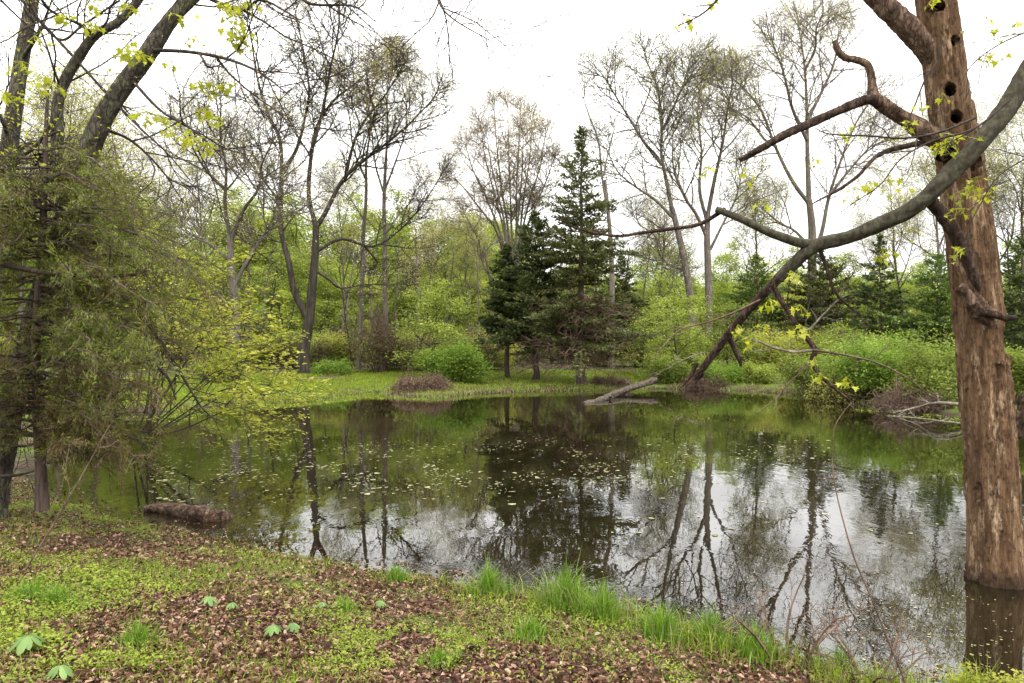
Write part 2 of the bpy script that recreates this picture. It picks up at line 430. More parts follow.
def water_material():
    m, n, l, out = nmat('pond_water')
    tc = n.new('ShaderNodeTexCoord')
    mp = n.new('ShaderNodeMapping'); mp.inputs['Scale'].default_value = (1.0, 0.55, 1)
    l.new(tc.outputs['Object'], mp.inputs['Vector'])
    na = n.new('ShaderNodeTexNoise'); na.inputs['Scale'].default_value = 0.7; na.inputs['Detail'].default_value = 2
    nb = n.new('ShaderNodeTexNoise'); nb.inputs['Scale'].default_value = 5.0; nb.inputs['Detail'].default_value = 3; nb.inputs['Distortion'].default_value = .6
    nc = n.new('ShaderNodeTexNoise'); nc.inputs['Scale'].default_value = 0.25; nc.inputs['Detail'].default_value = 3
    for x in (na, nb): l.new(mp.outputs[0], x.inputs['Vector'])
    l.new(tc.outputs['Object'], nc.inputs['Vector'])
    # ripples come and go in patches
    mr = n.new('ShaderNodeMapRange'); mr.inputs['From Min'].default_value = .42; mr.inputs['From Max'].default_value = .62
    mr.inputs['To Min'].default_value = .12; mr.inputs['To Max'].default_value = 1.0
    l.new(nc.outputs['Fac'], mr.inputs['Value'])
    ml = n.new('ShaderNodeMath'); ml.operation = 'MULTIPLY'; l.new(nb.outputs['Fac'], ml.inputs[0]); l.new(mr.outputs[0], ml.inputs[1])
    b1 = n.new('ShaderNodeBump'); b1.inputs['Strength'].default_value = 1.0; b1.inputs['Distance'].default_value = .0030
    b2 = n.new('ShaderNodeBump'); b2.inputs['Strength'].default_value = 1.0; b2.inputs['Distance'].default_value = .0045
    l.new(ml.outputs[0], b1.inputs['Height']); l.new(na.outputs['Fac'], b2.inputs['Height']); l.new(b2.outputs[0], b1.inputs['Normal'])
    # murky body colour
    nd = n.new('ShaderNodeTexNoise'); nd.inputs['Scale'].default_value = .35; nd.inputs['Detail'].default_value = 4
    l.new(tc.outputs['Object'], nd.inputs['Vector'])
    r = ramp(n, [(.005, .004, .002), (.009, .007, .003), (.015, .011, .006)], [.35, .5, .7]); l.new(nd.outputs['Fac'], r.inputs['Fac'])
    p = n.new('ShaderNodeBsdfPrincipled'); p.inputs['Roughness'].default_value = .004; p.inputs['IOR'].default_value = 1.62
    l.new(r.outputs[0], p.inputs['Base Color']); l.new(b1.outputs[0], p.inputs['Normal'])
    l.new(p.outputs[0], out.inputs['Surface'])
    return m

# ------------------------------------------------------------------ pond outline, ground, water
POND = [WP(*q) for q in [(40, 472), (58, 450), (100, 433), (150, 415), (200, 409), (260, 405), (330, 399), (378, 393), (402, 397), (440, 398),
        (470, 394), (520, 392), (580, 391), (650, 389), (700, 389), (750, 391), (790, 394), (830, 401), (880, 408), (940, 416), (1024, 424), (1150, 436)]]
POND += [(14.0, 14.5), (11.5, 8.5), (8.0, 5.6)]
POND += [WP(*q) for q in [(1040, 692), (940, 694), (850, 682), (800, 668), (768, 662), (735, 655), (700, 638), (640, 620), (590, 606), (540, 604), (500, 600), (440, 583),
        (400, 577), (340, 566), (290, 557), (240, 547), (190, 534), (130, 525), (80, 509), (48, 492)]]
PA = np.array(POND)

def pond_dist(x, y):
    """signed distance to the shoreline, positive on land"""
    x = np.asarray(x, dtype=float); y = np.asarray(y, dtype=float)
    best = np.full(x.shape, 1e9); inside = np.zeros(x.shape, dtype=bool)
    n = len(PA)
    for i in range(n):
        ax, ay = PA[i]; bx, by = PA[(i + 1) % n]
        dx, dy = bx - ax, by - ay
        t = np.clip(((x - ax) * dx + (y - ay) * dy) / (dx * dx + dy * dy), 0, 1)
        best = np.minimum(best, np.hypot(x - ax - t * dx, y - ay - t * dy))
        c = ((ay > y) != (by > y)) & (x < (bx - ax) * (y - ay) / (by - ay + 1e-12) + ax)
        inside ^= c
    return np.where(inside, -best, best)

def gz(x, y, fine=True):
    x = np.asarray(x, dtype=float); y = np.asarray(y, dtype=float)
    wob = (fbm(x * 1.1 + 5, y * 1.1, 3, 3) - .5) * np.clip(0.35 + y * 0.012, 0, .9)
    d = pond_dist(x, y) + wob
    near = 1 - sstep((y - 11) / 6)
    land_near = 0.05 * sstep(d / 0.2) + 0.13 * np.clip(d, 0, 6.0)
    land_far = 0.05 * sstep(d / 0.2) + 0.13 * sstep(d / 1.2) + 0.035 * np.clip(d, 0, 14) + 0.008 * np.clip(d, 0, 60)
    z = np.where(d > 0, near * land_near + (1 - near) * land_far, -0.02 - 0.6 * sstep(-d / 1.6))
    z = z + (fbm(x * .6, y * .6, 9, 3) - .5) * 0.14 * sstep(d / 1.5)
    z = z + .06 * np.clip(y - 95, 0, 90) * sstep((y - 95) / 20)
    if fine: z = z + (fbm(x * 4, y * 4, 12, 3) - .5) * 0.05 * sstep(d / .3)
    return z

def gz1(x, y): return float(gz(np.array([x]), np.array([y]))[0])

def axis(parts):
    out = []
    for a, b, s in parts: out += list(np.arange(a, b, s))
    return np.array(out + [parts[-1][1]])
gx = axis([(-400, -60, 20), (-60, -24, 2), (-24, -8, .5), (-8, 7, .11), (7, 24, .5), (24, 60, 2), (60, 400, 20)])
gy = axis([(-40, 2, 3), (2, 13, .11), (13, 26, .3), (26, 48, .3), (48, 80, 2), (80, 500, 20)])
X, Yg = np.meshgrid(gx, gy, indexing='ij')
Z = gz(X.ravel(), Yg.ravel())
nx, ny = X.shape
idx = np.arange(nx * ny).reshape(nx, ny)
g = G(); g.add(np.stack([X.ravel(), Yg.ravel(), Z], 1), np.stack([idx[:-1, :-1], idx[1:, :-1], idx[1:, 1:], idx[:-1, 1:]], -1).reshape(-1, 4))
ground = g.build('ground', ground_material(), smooth=True); ground['kind'] = 'structure'
mud = ground.data.attributes.new('mud', 'FLOAT', 'POINT')
mud.data.foreach_set('value', (1 - sstep((pond_dist(X.ravel(), Yg.ravel()) - .05 - .25 * fbm(X.ravel() * 2, Yg.ravel() * 2, 15, 3)) / .3)).astype(np.float32))

g = G()
wx, wy = np.array([-22, 32]), np.array([2.5, 50])
g.add([(wx[0], wy[0], 0), (wx[1], wy[0], 0), (wx[1], wy[1], 0), (wx[0], wy[1], 0)], [(0, 1, 2, 3)])
water = g.build('water', water_material()); water['kind'] = 'structure'

# ------------------------------------------------------------------ trees: generators
S_BIG = dict(n=(9, 9, 8, 0), len=(3.6, 1.6, .8), ang=(46, 50, 48), r=(.055, .026, .014), rmin=.0075, wig=(.1, .14, .17, .2), up=(.06, .055, .05, .03), max=3)

def px_line(pts, Y, dY=0.0, per=4, R=None, wob=0.0):
    """a polyline read off the photograph, given its own depth and swing in depth"""
    n = len(pts)
    out = []
    for i, q in enumerate(pts):
        y = Y + (q[2] if len(q) > 2 else dY * (i / (n - 1)) ** 1.3)
        v = P(q[0], q[1], y)
        if R and 0 < i: v += rvec(R) * wob
        out.append(v)
    return catmull(out, per)

def skel_tree(name, label, Y, trunk, wpx, limbs, S, seed, bark, leaf=None, per=2.0, spread=.22, size=.10, cat='tree', trunk_child=1.0, swing=4.0, sides=12, up=0.3):
    """tree whose trunk and main limbs follow the given lines; each limb is a part carrying its own twigs"""
    R = random.Random(seed)
    b = P(trunk[0][0], trunk[0][1], Y)
    z = gz1(b.x, b.y)
    t = thing(name, label, cat, (b.x, b.y, z))
    pts = px_line(trunk, Y)
    pts = [Vector((pts[0].x, pts[0].y, z - .25))] + pts
    w0, w1 = wpx[0] / FPX * Y / 2 * .86, wpx[1] / FPX * Y / 2 * .86
    rads = [w0 * 1.35] + lerpl([w0 * 1.15, w0 * .95, (w0 + w1) / 2, w1], len(pts) - 1)
    tips = []
    g = G(); g.tube(pts, rads, sides)
    g.build('trunk', bark, t, True)
    for (line, wa, wb, dens) in limbs:
        g = G()
        lp = px_line(line, Y, R.uniform(-swing, swing), 4, R, 0.05)
        lr = lerpl([wa / FPX * Y / 2 * .9, (wa * .5 + wb * .5) / FPX * Y / 2 * .85, wb / FPX * Y / 2], len(lp))
        g.tube(lp, lr, 7); lo = g.build('limb', bark, t, True); g = G()
        spawn(g, tips, lp, lr, 0, S, R, dens)
        # end of the limb divides too
        for k in range(3):
            d = (lp[-1] - lp[-2]).normalized()
            grow(g, tips, lp[-1], perp_rot(d, R.uniform(.2, .7), R.uniform(0, 6.3)), S['len'][0] * .45, lr[-1] * .8, 1, S, R)
        g.build('twigs', bark, lo, True)
    if leaf:
        g = G(); tip_leaves(g, tips, per, spread, size, seed, up=up); g.build('foliage', leaf, t)
    return t

def auto_tree(name, label, loc, H, r0, seed, S, bark, leaf=None, per=3, spread=.25, size=.1, nl=9, fork=.35, lang=35, llen=.5, lean=(0, 0), cat='tree', group=None, wob=.05, up=.4, limb_up=.06):
    R = random.Random(seed)
    t = thing(name, label, cat, loc, group)
    p = Vector(loc) - Vector((0, 0, .25)); d = Vector((lean[0], lean[1], 1)).normalized()
    n = 14; pts = [p]; dirs = []
    for i in range(n):
        d = (d + rvec(R) * wob + Vector((0, 0, .05))).normalized(); p = p + d * (H / n); pts.append(p)
    rads = [r0 * (1.25 if i == 0 else 1) * (1 - .88 * (i / n)) for i in range(n + 1)]
    g = G(); g.tube(pts, rads, 9); g.build('trunk', bark, t, True)
    tips = []; az = R.uniform(0, 6)
    for k in range(nl):
        u = fork + (1 - fork) * (k + .5 * R.random()) / nl
        f = min(u * n, n - .01); i = int(f); q = pts[i].lerp(pts[i + 1], f - i)
        dd = (pts[i + 1] - pts[i]).normalized(); az += 2.4 + R.uniform(-.4, .4)
        ld = perp_rot(dd, math.radians(lang) * R.uniform(.75, 1.25), az)
        L = H * llen * (1 - .62 * (u - fork) / (1 - fork)) * R.uniform(.75, 1.15)
        g = G(); lp = [q]; m = 7
        for s in range(m):
            ld = (ld + rvec(R) * .10 + Vector((0, 0, limb_up))).normalized(); lp.append(lp[-1] + ld * L / m)
        ra = min(rads[i] * .75, r0 * .5); lr = [ra * (1 - .8 * s / m) for s in range(m + 1)]
        g.tube(lp, lr, 6); spawn(g, tips, lp, lr, 0, S, R, L / 5.0)
        tips.append((lp[-1], ld))
        g.build('limb', bark, t, True)
    if leaf:
        g = G(); tip_leaves(g, tips, per, spread, size, seed, up=up); g.build('foliage', leaf, t)
    return t

def cedar_tree(name, label, loc, H, r0, prof, seed, leafm, bark, nb=150, skirt=0.0, bare=0.12, size=.22, dens=1.0, group=None, droop=-.05, gap=0.0, cat='conifer'):
    """trunk, bare dead skirt and layered sprays of scale needles; prof(t) = crown radius at height fraction t"""
    R = random.Random(seed); rg = np.random.default_rng(seed)
    t = thing(name, label, cat, loc, group)
    base = Vector(loc)
    g = G(); n = 16; pts = []
    for i in range(n + 1): pts.append(base + Vector((R.gauss(0, .03), R.gauss(0, .03), -.2 + (H + .2) * i / n)))
    g.tube(pts, [max(r0 * (1.3 if i == 0 else 1) * (1 - i / n), .012) for i in range(n + 1)], 9); g.build('trunk', bark, t, True)
    br = G(); C = []; D = []
    for k in range(nb):
        u = bare + (1 - bare) * ((k + R.random()) / nb)
        if gap and vnoise(np.array([u * 14.0]), np.array([seed * 1.7]), 5)[0] < gap: continue
        Lr = prof(u) * R.uniform(.4, 1.22)
        if Lr < .05: continue
        az = k * 2.4 + R.uniform(-.6, .6)
        el = droop + .75 * max(0, u - .45) + R.uniform(-.15, .2)
        d = Vector((math.cos(az) * math.cos(el), math.sin(az) * math.cos(el), math.sin(el)))
        q = base + Vector((0, 0, H * u)); m = 5; lp = [q]
        for s in range(m):
            d = (d + rvec(R) * .09 + Vector((0, 0, .035))).normalized(); lp.append(lp[-1] + d * Lr / m)
        br.tube(lp, [max(r0 * .22 * (1 - u), .012) * (1 - .8 * s / m) for s in range(m + 1)], 4)
        # flat fan of side sprays
        nsub = max(3, int(Lr * 5.5 * dens))
        for s in range(nsub):
            tt = .18 + .82 * (s + R.random()) / nsub
            f = min(tt * m, m - .01); i = int(f); o = lp[i].lerp(lp[i + 1], f - i); dd = (lp[i + 1] - lp[i]).normalized()
            side = Vector((-dd.y, dd.x, 0)).normalized() * (1 if s % 2 else -1)
            sd = (dd * R.uniform(.5, 1.0) + side * R.uniform(.3, .9) + Vector((0, 0, R.uniform(-.12, .25)))).normalized()
            sl = min(Lr * .45, .95) * R.uniform(.5, 1.1) * (1.1 - .5 * tt)
            nn = max(5, int(sl * 26 * dens))
            for w in range(nn):
                uu = R.random() ** .85
                C.append(tuple(o + sd * sl * uu + rvec(R) * .05)); D.append(tuple(sd + rvec(R) * .55))
    br.build('branches', bark, t)
    needles(G(), C, D, size, rg).build('foliage', leafm, t)
    if skirt:
        g = G()
        for k in range(int(70 * skirt)):
            u = R.uniform(.08, .34); az = R.uniform(0, 6.28); Lr = max(prof(max(u, bare + .05)), .8) * R.uniform(.5, .95)
            d = Vector((math.cos(az), math.sin(az), R.uniform(-.35, .1))).normalized(); q = base + Vector((0, 0, H * u)); lp = [q]
            for s in range(5):
                d = (d + rvec(R) * .12).normalized(); lp.append(lp[-1] + d * Lr / 5)
            g.tube(lp, [.022, .018, .015, .012, .009, .006], 3)
            for s in range(12):
                i = R.randint(1, 4); e = (lp[i + 1] - lp[i]).normalized(); q2 = lp[i].lerp(lp[i + 1], R.random())
                e2 = perp_rot(e, R.uniform(.5, 1.1), R.uniform(0, 6.3)); L2 = R.uniform(.25, .7)
                g.tube([q2, q2 + e2 * L2 * .5 + rvec(R) * .03, q2 + e2 * L2 + rvec(R) * .06], [.01, .008, .005], 3)
        g.build('dead_twigs', M['twig_brown'], t)
    return t

def needles(g, C, D, size, rg, asp=.36, tint=None):
    C = np.array(C); D = np.array(D); N = len(C)
    D /= np.linalg.norm(D, axis=1, keepdims=True) + 1e-9
    nr = rg.normal(size=(N, 3)); nr[:, 2] += 1.0
    b = np.cross(nr, D); b /= np.linalg.norm(b, axis=1, keepdims=True) + 1e-9
    L = (size * rg.uniform(.6, 1.3, N))[:, None]
    V = np.stack([C - D * L * .4, C + b * L * asp * .5, C + D * L * .6, C - b * L * asp * .5], 1)
    g.add(V, np.arange(4 * N).reshape(N, 4), tq=rg.random(N) if tint is None else tint)
    return g

def shrub(name, label, loc, H, Wd, seed, leafm, stem, nst=9, per=10, size=.09, spread=.14, cat='shrub', group=None, arch=.0, S=None, up=.5, out=1.0):
    R = random.Random(seed)
    t = thing(name, label, cat, loc, group)
    S = S or dict(n=(7, 5, 0), len=(H * .42, H * .2), ang=(45, 50), r=(.014, .008), rmin=.004, wig=(.12, .16, .2), up=(.04, .03, .02), max=2, seg=(5, 4, 3))
    g = G(); tips = []
    for k in range(nst):
        az = k * 2.4 + R.uniform(-.5, .5); o = R.uniform(.2, 1.0) * out
        d = Vector((math.cos(az) * o * Wd / H * .6, math.sin(az) * o * Wd / H * .6, 1)).normalized()
        p = Vector(loc) + Vector((math.cos(az), math.sin(az), 0)) * R.uniform(0, .12) * Wd - Vector((0, 0, .1)); lp = [p]
        L = H * R.uniform(.6, 1.1)
        for s in range(6):
            d = (d + rvec(R) * .09 + Vector((0, 0, -arch * s / 5))).normalized(); lp.append(lp[-1] + d * L / 6)
        r = .012 + .012 * H / 2
        lr = [r * (1 - .8 * s / 6) for s in range(7)]
        g.tube(lp, lr, 4); spawn(g, tips, lp, lr, 0, S, R, 1.0)
    g.build('stems', stem, t)
    if leafm:
        g = G(); tip_leaves(g, tips, per, spread, size, seed + 3, up=up); g.build('foliage', leafm, t)
    return t

def on_ground(px, Y):
    x = (px - 512) / FPX * Y
    return (x, Y, gz1(x, Y))

# ------------------------------------------------------------------ the big bare trees across the pond
skel_tree('budding_tree', 'tall dark tree with two crooked stems from one base, left of the slim trunks', 44.5,
    [(304, 378), (304, 350), (309, 322), (312, 290), (315, 255), (316, 226)], (13, 7), [
    ([(308, 318), (297, 292), (289, 262), (282, 228), (282, 187), (280, 143), (267, 113), (258, 80), (250, 30)], 8.5, 1.5, 1.5),
    ([(283, 172), (296, 150), (304, 120), (309, 92), (306, 62), (296, 12)], 4.5, 1.2, 1.1),
    ([(316, 226), (309, 195), (312, 150), (317, 125), (334, 100), (358, 82), (384, 55)], 6, 1.3, 1.4),
    ([(312, 150), (322, 110), (330, 70), (338, 30), (340, -6)], 4, 1.2, 1.1),
    ([(316, 228), (326, 212), (342, 182), (360, 164), (382, 146), (408, 126), (432, 100)], 6, 1.3, 1.5),
    ([(345, 180), (352, 150), (364, 122), (382, 98), (398, 74)], 4, 1.2, 1.0),
    ([(316, 252), (343, 240), (374, 246), (402, 228), (426, 200), (440, 178)], 4, 1.0, 1.0),
    ([(315, 270), (331, 281), (342, 287), (366, 283), (390, 284)], 3.2, .8, .4),
    ([(283, 222), (262, 238), (250, 262), (240, 276)], 3, .8, .5),
    ([(282, 205), (264, 180), (248, 160), (232, 146)], 3.2, .9, .8)],
    dict(S_BIG, n=(11, 10, 8, 0)), 11, M['bark_dark'], M['leaf_tan'], per=.5, size=.11, spread=.25)

skel_tree('gnarled_tree', 'gnarled grey tree with heavy low forking limbs, behind the yellow leaved bush', 38,
    [(236, 384), (234, 350), (236, 315), (233, 285), (231, 262), (230, 235)], (11, 7), [
    ([(235, 285), (248, 262), (262, 238), (272, 220), (280, 196)], 5, 1.2, .8),
    ([(231, 240), (224, 205), (226, 170), (220, 140), (222, 105)], 5, 1.2, 1.0),
    ([(231, 240), (242, 212), (258, 190), (262, 165), (272, 140)], 5, 1.2, 1.0),
    ([(232, 262), (216, 250), (202, 240), (186, 232), (170, 214)], 4.5, 1.2, .9),
    ([(236, 318), (222, 302), (204, 284), (190, 276)], 6, 2.5, .3),
    ([(226, 190), (208, 172), (194, 150), (186, 122)], 4, 1, .9)],
    S_BIG, 12, M['bark_grey'], M['leaf_tan'], per=.5, size=.11, spread=.2)

skel_tree('slim_tree', 'slim pale straight trunk with thin upper twigs, right of the crooked dark tree', 48,
    [(386, 376), (386, 340), (385, 290), (385, 240), (384, 200), (386, 160)], (6, 3.5), [
    ([(386, 200), (376, 165), (372, 130), (366, 95)], 2.6, .8, .8),
    ([(386, 160), (388, 125), (386, 95), (390, 70)], 3, .8, .9),
    ([(385, 190), (398, 160), (406, 130), (410, 100)], 2.6, .8, .8),
    ([(385, 235), (398, 215), (412, 200), (420, 180)], 2.2, .8, .5)],
    S_BIG, 13, M['bark_pale'], M['leaf_tan'], per=.5, size=.13)
skel_tree('slim_tree', 'slim leaning bare tree beside the budding tree, its trunk paler than its neighbour', 50,
    [(358, 376), (360, 340), (362, 290), (363, 240), (366, 200), (366, 160)], (6, 3), [
    ([(366, 180), (354, 150), (350, 120), (344, 95)], 2.6, .8, .7),
    ([(366, 160), (370, 130), (372, 110), (376, 80)], 2.6, .8, .7),
    ([(364, 220), (350, 200), (340, 186)], 2.2, .8, .4)],
    S_BIG, 14, M['bark_grey'], M['leaf_tan'], per=.4, size=.13)

fan = []
Rf = random.Random(5)
for i, (bx, ex, ey) in enumerate([(509, 452, 178), (510, 466, 145), (511, 480, 124), (512, 494, 112), (513, 507, 107), (514, 520, 112), (515, 532, 124), (516, 544, 142), (517, 552, 166), (511, 488, 140), (515, 524, 138)]):
    fan.append(([(bx, 285 - 6 * (i % 3)), (bx + (ex - bx) * .22, 235), (bx + (ex - bx) * .5, 190 + (ey - 107) * .3), (bx + (ex - bx) * .85, (190 + ey) / 2), (ex, ey)], 3.2, .8, .62))
fan.append(([(510, 292), (496, 282), (485, 266), (478, 240), (464, 214)], 3.6, .9, .5))
skel_tree('vase_shaped_tree', 'vase shaped tree with many upright stems fanning into a rounded rusty crown', 58,
    [(518, 380), (516, 350), (514, 320), (513, 300), (512, 285), (512, 262)], (9, 6), fan, dict(S_BIG, n=(14, 9, 8, 0), len=(2.8, 1.6, .9), rmin=.0065), 15, M['bark_pale'], M['leaf_rust'], per=.62, size=.13, spread=.22, swing=3)

skel_tree('broken_snag', 'leafless broken snag rising behind the tall dark cedar', 52,
    [(612, 382), (612, 330), (612, 280), (611, 250), (609, 220), (605, 180)], (7, 3.5), [
    ([(609, 220), (603, 178), (598, 140), (590, 118), (583, 99)], 3.2, 1.0, .12),
    ([(604, 175), (608, 155), (614, 130)], 2.6, 1.2, .1),
    ([(603, 212), (594, 198), (578, 182), (562, 166), (553, 156)], 3, .9, .15)],
    dict(S_BIG, n=(5, 4, 3, 0)), 16, M['bark_grey'])

skel_tree('budding_tree', 'broad twin trunked tree with pale yellow buds, right of the tall cedar', 55,
    [(694, 382), (693, 345), (691, 305), (686, 268), (679, 236), (672, 208)], (10, 6), [
    ([(672, 210), (666, 184), (660, 152), (662, 120), (656, 88), (648, 62)], 5, 1.2, 1.3),
    ([(662, 165), (645, 145), (630, 120), (615, 95), (605, 78)], 4, 1.1, 1.2),
    ([(675, 220), (655, 200), (636, 186), (618, 172), (606, 150)], 3.6, 1.0, 1.0),
    ([(686, 270), (668, 264), (662, 254), (655, 235), (640, 225)], 3.6, 1.0, .4),
    ([(663, 130), (675, 105), (684, 82), (690, 60)], 3.6, 1.0, 1.1),
    ([(690, 300), (676, 292), (664, 268)], 3, .9, .3)],
    dict(S_BIG, n=(13, 10, 8, 0), len=(4.8, 2.2, 1.1), rmin=.0065), 17, M['bark_grey'], M['leaf_olive'], per=.5, size=.13, spread=.3)
skel_tree('budding_tree', 'straight trunk close behind the broad budding tree, its crown leaning right', 57,
    [(708, 382), (709, 345), (709, 305), (708, 268), (707, 236), (708, 214)], (10, 6), [
    ([(707, 238), (696, 214), (684, 198), (674, 168), (672, 130)], 4.5, 1.1, 1.1),
    ([(708, 214), (714, 180), (723, 144), (726, 110), (732, 88)], 5, 1.2, 1.2),
    ([(708, 225), (700, 190), (702, 150), (698, 110), (704, 80)], 4.5, 1.1, 1.3),
    ([(710, 250), (724, 222), (736, 200), (742, 172)], 3.6, 1, .9)],
    dict(S_BIG, n=(12, 10, 8, 0), len=(5.6, 2.4, 1.1), rmin=.0065), 18, M['bark_pale'], M['leaf_olive'], per=.5, size=.13, spread=.3)

skel_tree('bare_tree', 'tall bare tree with wide twiggy crown, behind the hooked dead branch', 63,
    [(816, 382), (815, 340), (813, 300), (812, 262), (812, 228), (809, 200)], (12, 7), [
    ([(809, 200), (807, 150), (807, 105), (804, 62), (798, 28)], 6, 1.2, 1.5),
    ([(810, 205), (793, 180), (777, 147), (762, 112), (744, 90), (733, 78)], 5, 1.2, 1.3),
    ([(777, 147), (764, 140), (748, 118), (730, 108), (722, 96)], 3.6, 1, .9),
    ([(812, 258), (822, 232), (829, 198), (840, 160), (857, 123), (873, 96)], 5.5, 1.2, 1.4),
    ([(829, 196), (846, 176), (866, 150), (886, 132)], 4, 1, .9),
    ([(807, 140), (792, 108), (784, 72), (772, 40)], 4.5, 1.1, 1.2),
    ([(807, 120), (822, 92), (834, 62), (840, 28)], 4.5, 1.1, 1.2),
    ([(805, 70), (816, 50), (818, 28), (824, 14)], 3.5, 1, .9),
    ([(812, 250), (796, 232), (778, 222), (760, 205)], 4, 1, .8)],
    dict(S_BIG, n=(13, 10, 8, 0), len=(5.4, 2.4, 1.2), rmin=.0065), 19, M['bark_pale'], M['leaf_tan'], per=.6, size=.13, spread=.22)

# ------------------------------------------------------------------ evergreens across the pond
def prof_cone(w, p=.8, lo=.12):
    return lambda u: w * (min(1, (u - lo + .12) / .16)) * max(0, 1 - u) ** p
cedar_tree('tall_cedar', 'tallest dark cedar standing at the water edge, with a pointed thin top', (*on_ground(581, 39.8)[:2], on_ground(581, 39.8)[2]), 14.0, .26,
    lambda u: (5.6 * (1 - u) ** .85 if u > .38 else 4.9 - 1.2 * (.38 - u) / .3) * (.78 + .22 * math.sin(u * 40)), 21, M['cedar_olive'], M['bark_cedar'], nb=310, skirt=3.0, bare=.14, size=.22, droop=-.14, dens=1.0, gap=.28)
cedar_tree('bushy_cedar', 'dense bluish dark cedar left of the tallest cedar, bare trunk below', on_ground(535, 42), 9.6, .2,
    lambda u: 3.7 * (1 - u) ** .55 * (.82 + .18 * math.sin(u * 31)), 22, M['cedar'], M['bark_cedar'], nb=210, bare=.22, size=.23, dens=1.2, skirt=.4)
cedar_tree('bushy_cedar', 'narrow dark cedar at the left end of the evergreen clump', on_ground(507, 43), 7.8, .17,
    lambda u: 2.0 * (1 - u) ** .55, 23, M['cedar'], M['bark_cedar'], nb=170, bare=.3, size=.26, dens=1.6)
cedar_tree('young_cedar', 'young cedar merging with the right side of the tallest cedar', on_ground(622, 54), 8.2, .12,
    lambda u: 2.9 * (1 - u) ** .7, 24, M['cedar_olive'], M['bark_cedar'], nb=150, bare=.12, size=.25, dens=1.3)
cedar_tree('pointed_cedar', 'pointed green cedar behind the lower end of the long bough', on_ground(757, 57), 8.6, .14,
    lambda u: 4.0 * (1 - u) ** .7, 25, M['cedar_green'], M['bark_cedar'], nb=170, bare=.06, size=.24, dens=1.05)
cedar_tree('pointed_cedar', 'wide dark cedar right of the tall bare tree trunk', on_ground(820, 55), 8.6, .15,
    lambda u: 4.2 * (1 - u) ** .6, 26, M['cedar_olive'], M['bark_cedar'], nb=170, bare=.06, size=.24, dens=1.05)
cedar_tree('open_cedar', 'thin open cedar with separate tiers, standing alone against the sky', on_ground(880, 42), 8.3, .1,
    lambda u: 2.5 * (1 - u) ** .75 * (.45 + .55 * (math.sin(u * 38) > -.2)), 27, M['cedar'], M['bark_cedar'], nb=100, bare=.28, size=.24, dens=1.3)
cedar_tree('pointed_cedar', 'bright green cedar just left of the dead trunk', on_ground(938, 40), 6.6, .13,
    lambda u: 3.6 * (1 - u) ** .6, 28, M['cedar_green'], M['bark_cedar'], nb=150, bare=.04, size=.24, dens=1.05)
cedar_tree('pointed_cedar', 'dark cedar at the right edge behind the dead trunk', on_ground(1022, 38), 7.2, .13,
    lambda u: 3.0 * (1 - u) ** .6, 29, M['cedar'], M['bark_cedar'], nb=130, bare=.05, size=.24, dens=1.05)

# ------------------------------------------------------------------ young leafy trees along the far bank
S_UND = dict(n=(6, 6, 0), len=(1.7, .8), ang=(55, 50), r=(.03, .014), rmin=.008, wig=(.12, .16, .2), up=(.03, .0, .0), max=2, seg=(5, 4, 3))
under = [  # px, Y, height, leaf, lean, label
    (432, 42.5, 6.6, 'leaf_spring', .05, 'low spreading light green tree behind the brown brush at the shore'),
    (405, 47, 8.4, 'leaf_mid', -.05, 'leafy light green tree right of the slim pale trunk'),
    (462, 46, 8.8, 'leaf_spring', .04, 'tallest bright green tree left of the dark evergreens'),
    (340, 45, 6.4, 'leaf_spring', -.08, 'small bright green tree right of the crooked dark tree'),
    (270, 44, 7.2, 'leaf_mid', .06, 'green leafed tree filling the gap left of the crooked dark tree'),
    (204, 43, 7.6, 'leaf_spring', .03, 'light green tree left of the gnarled grey tree'),
    (160, 40, 7.4, 'leaf_mid', -.04, 'mid green tree behind the left cedar, next to the grass bank'),
    (480, 52, 10.2, 'leaf_olive', 0, 'olive green tree under the vase shaped crown'),
    (655, 47, 6.8, 'leaf_spring', .05, 'light green sapling beside the young cedar'),
    (680, 43, 5.0, 'leaf_spring', -.05, 'small green sapling above the round bush'),
    (726, 47, 5.4, 'leaf_mid', .04, 'green sapling left of the pointed cedar'),
    (800, 48, 6.0, 'leaf_olive', .0, 'olive sapling between the two wide cedars'),
    (905, 46, 5.6, 'leaf_mid', .05, 'leafy sapling behind the vivid bush on the right bank'),
    (966, 43, 5.4, 'leaf_spring', .0, 'light sapling hidden beside the dead trunk on the right'),
    (115, 42, 9.0, 'leaf_spring', .05, 'tall light green tree behind the lichen covered leaning tree'),
    (60, 38, 8.0, 'leaf_mid', .0, 'green tree at far left behind the near cedar')]
for i, (px, Y, H, lf, ln, lab) in enumerate(under):
    k = {0: 1.0, 8: 1.0, 9: 1.0, 10: 1.0, 6: 1.25, 5: 1.45, 12: 1.2, 13: 1.2}.get(i, 1.85); Y *= k
    H = (H - 1.4) * k + 1.2 if k > 1 else H * .8
    auto_tree('young_tree', lab, on_ground(px, Y), H, .09, 100 + i, S_UND, M['bark_dark'], M[lf], per=15, spread=(.28 * k, .28 * k, .13 * k), size=.15 * k ** .7, nl=15, fork=.13, lang=60, llen=.46, lean=(ln, 0), wob=.08, up=.7, limb_up=.02)

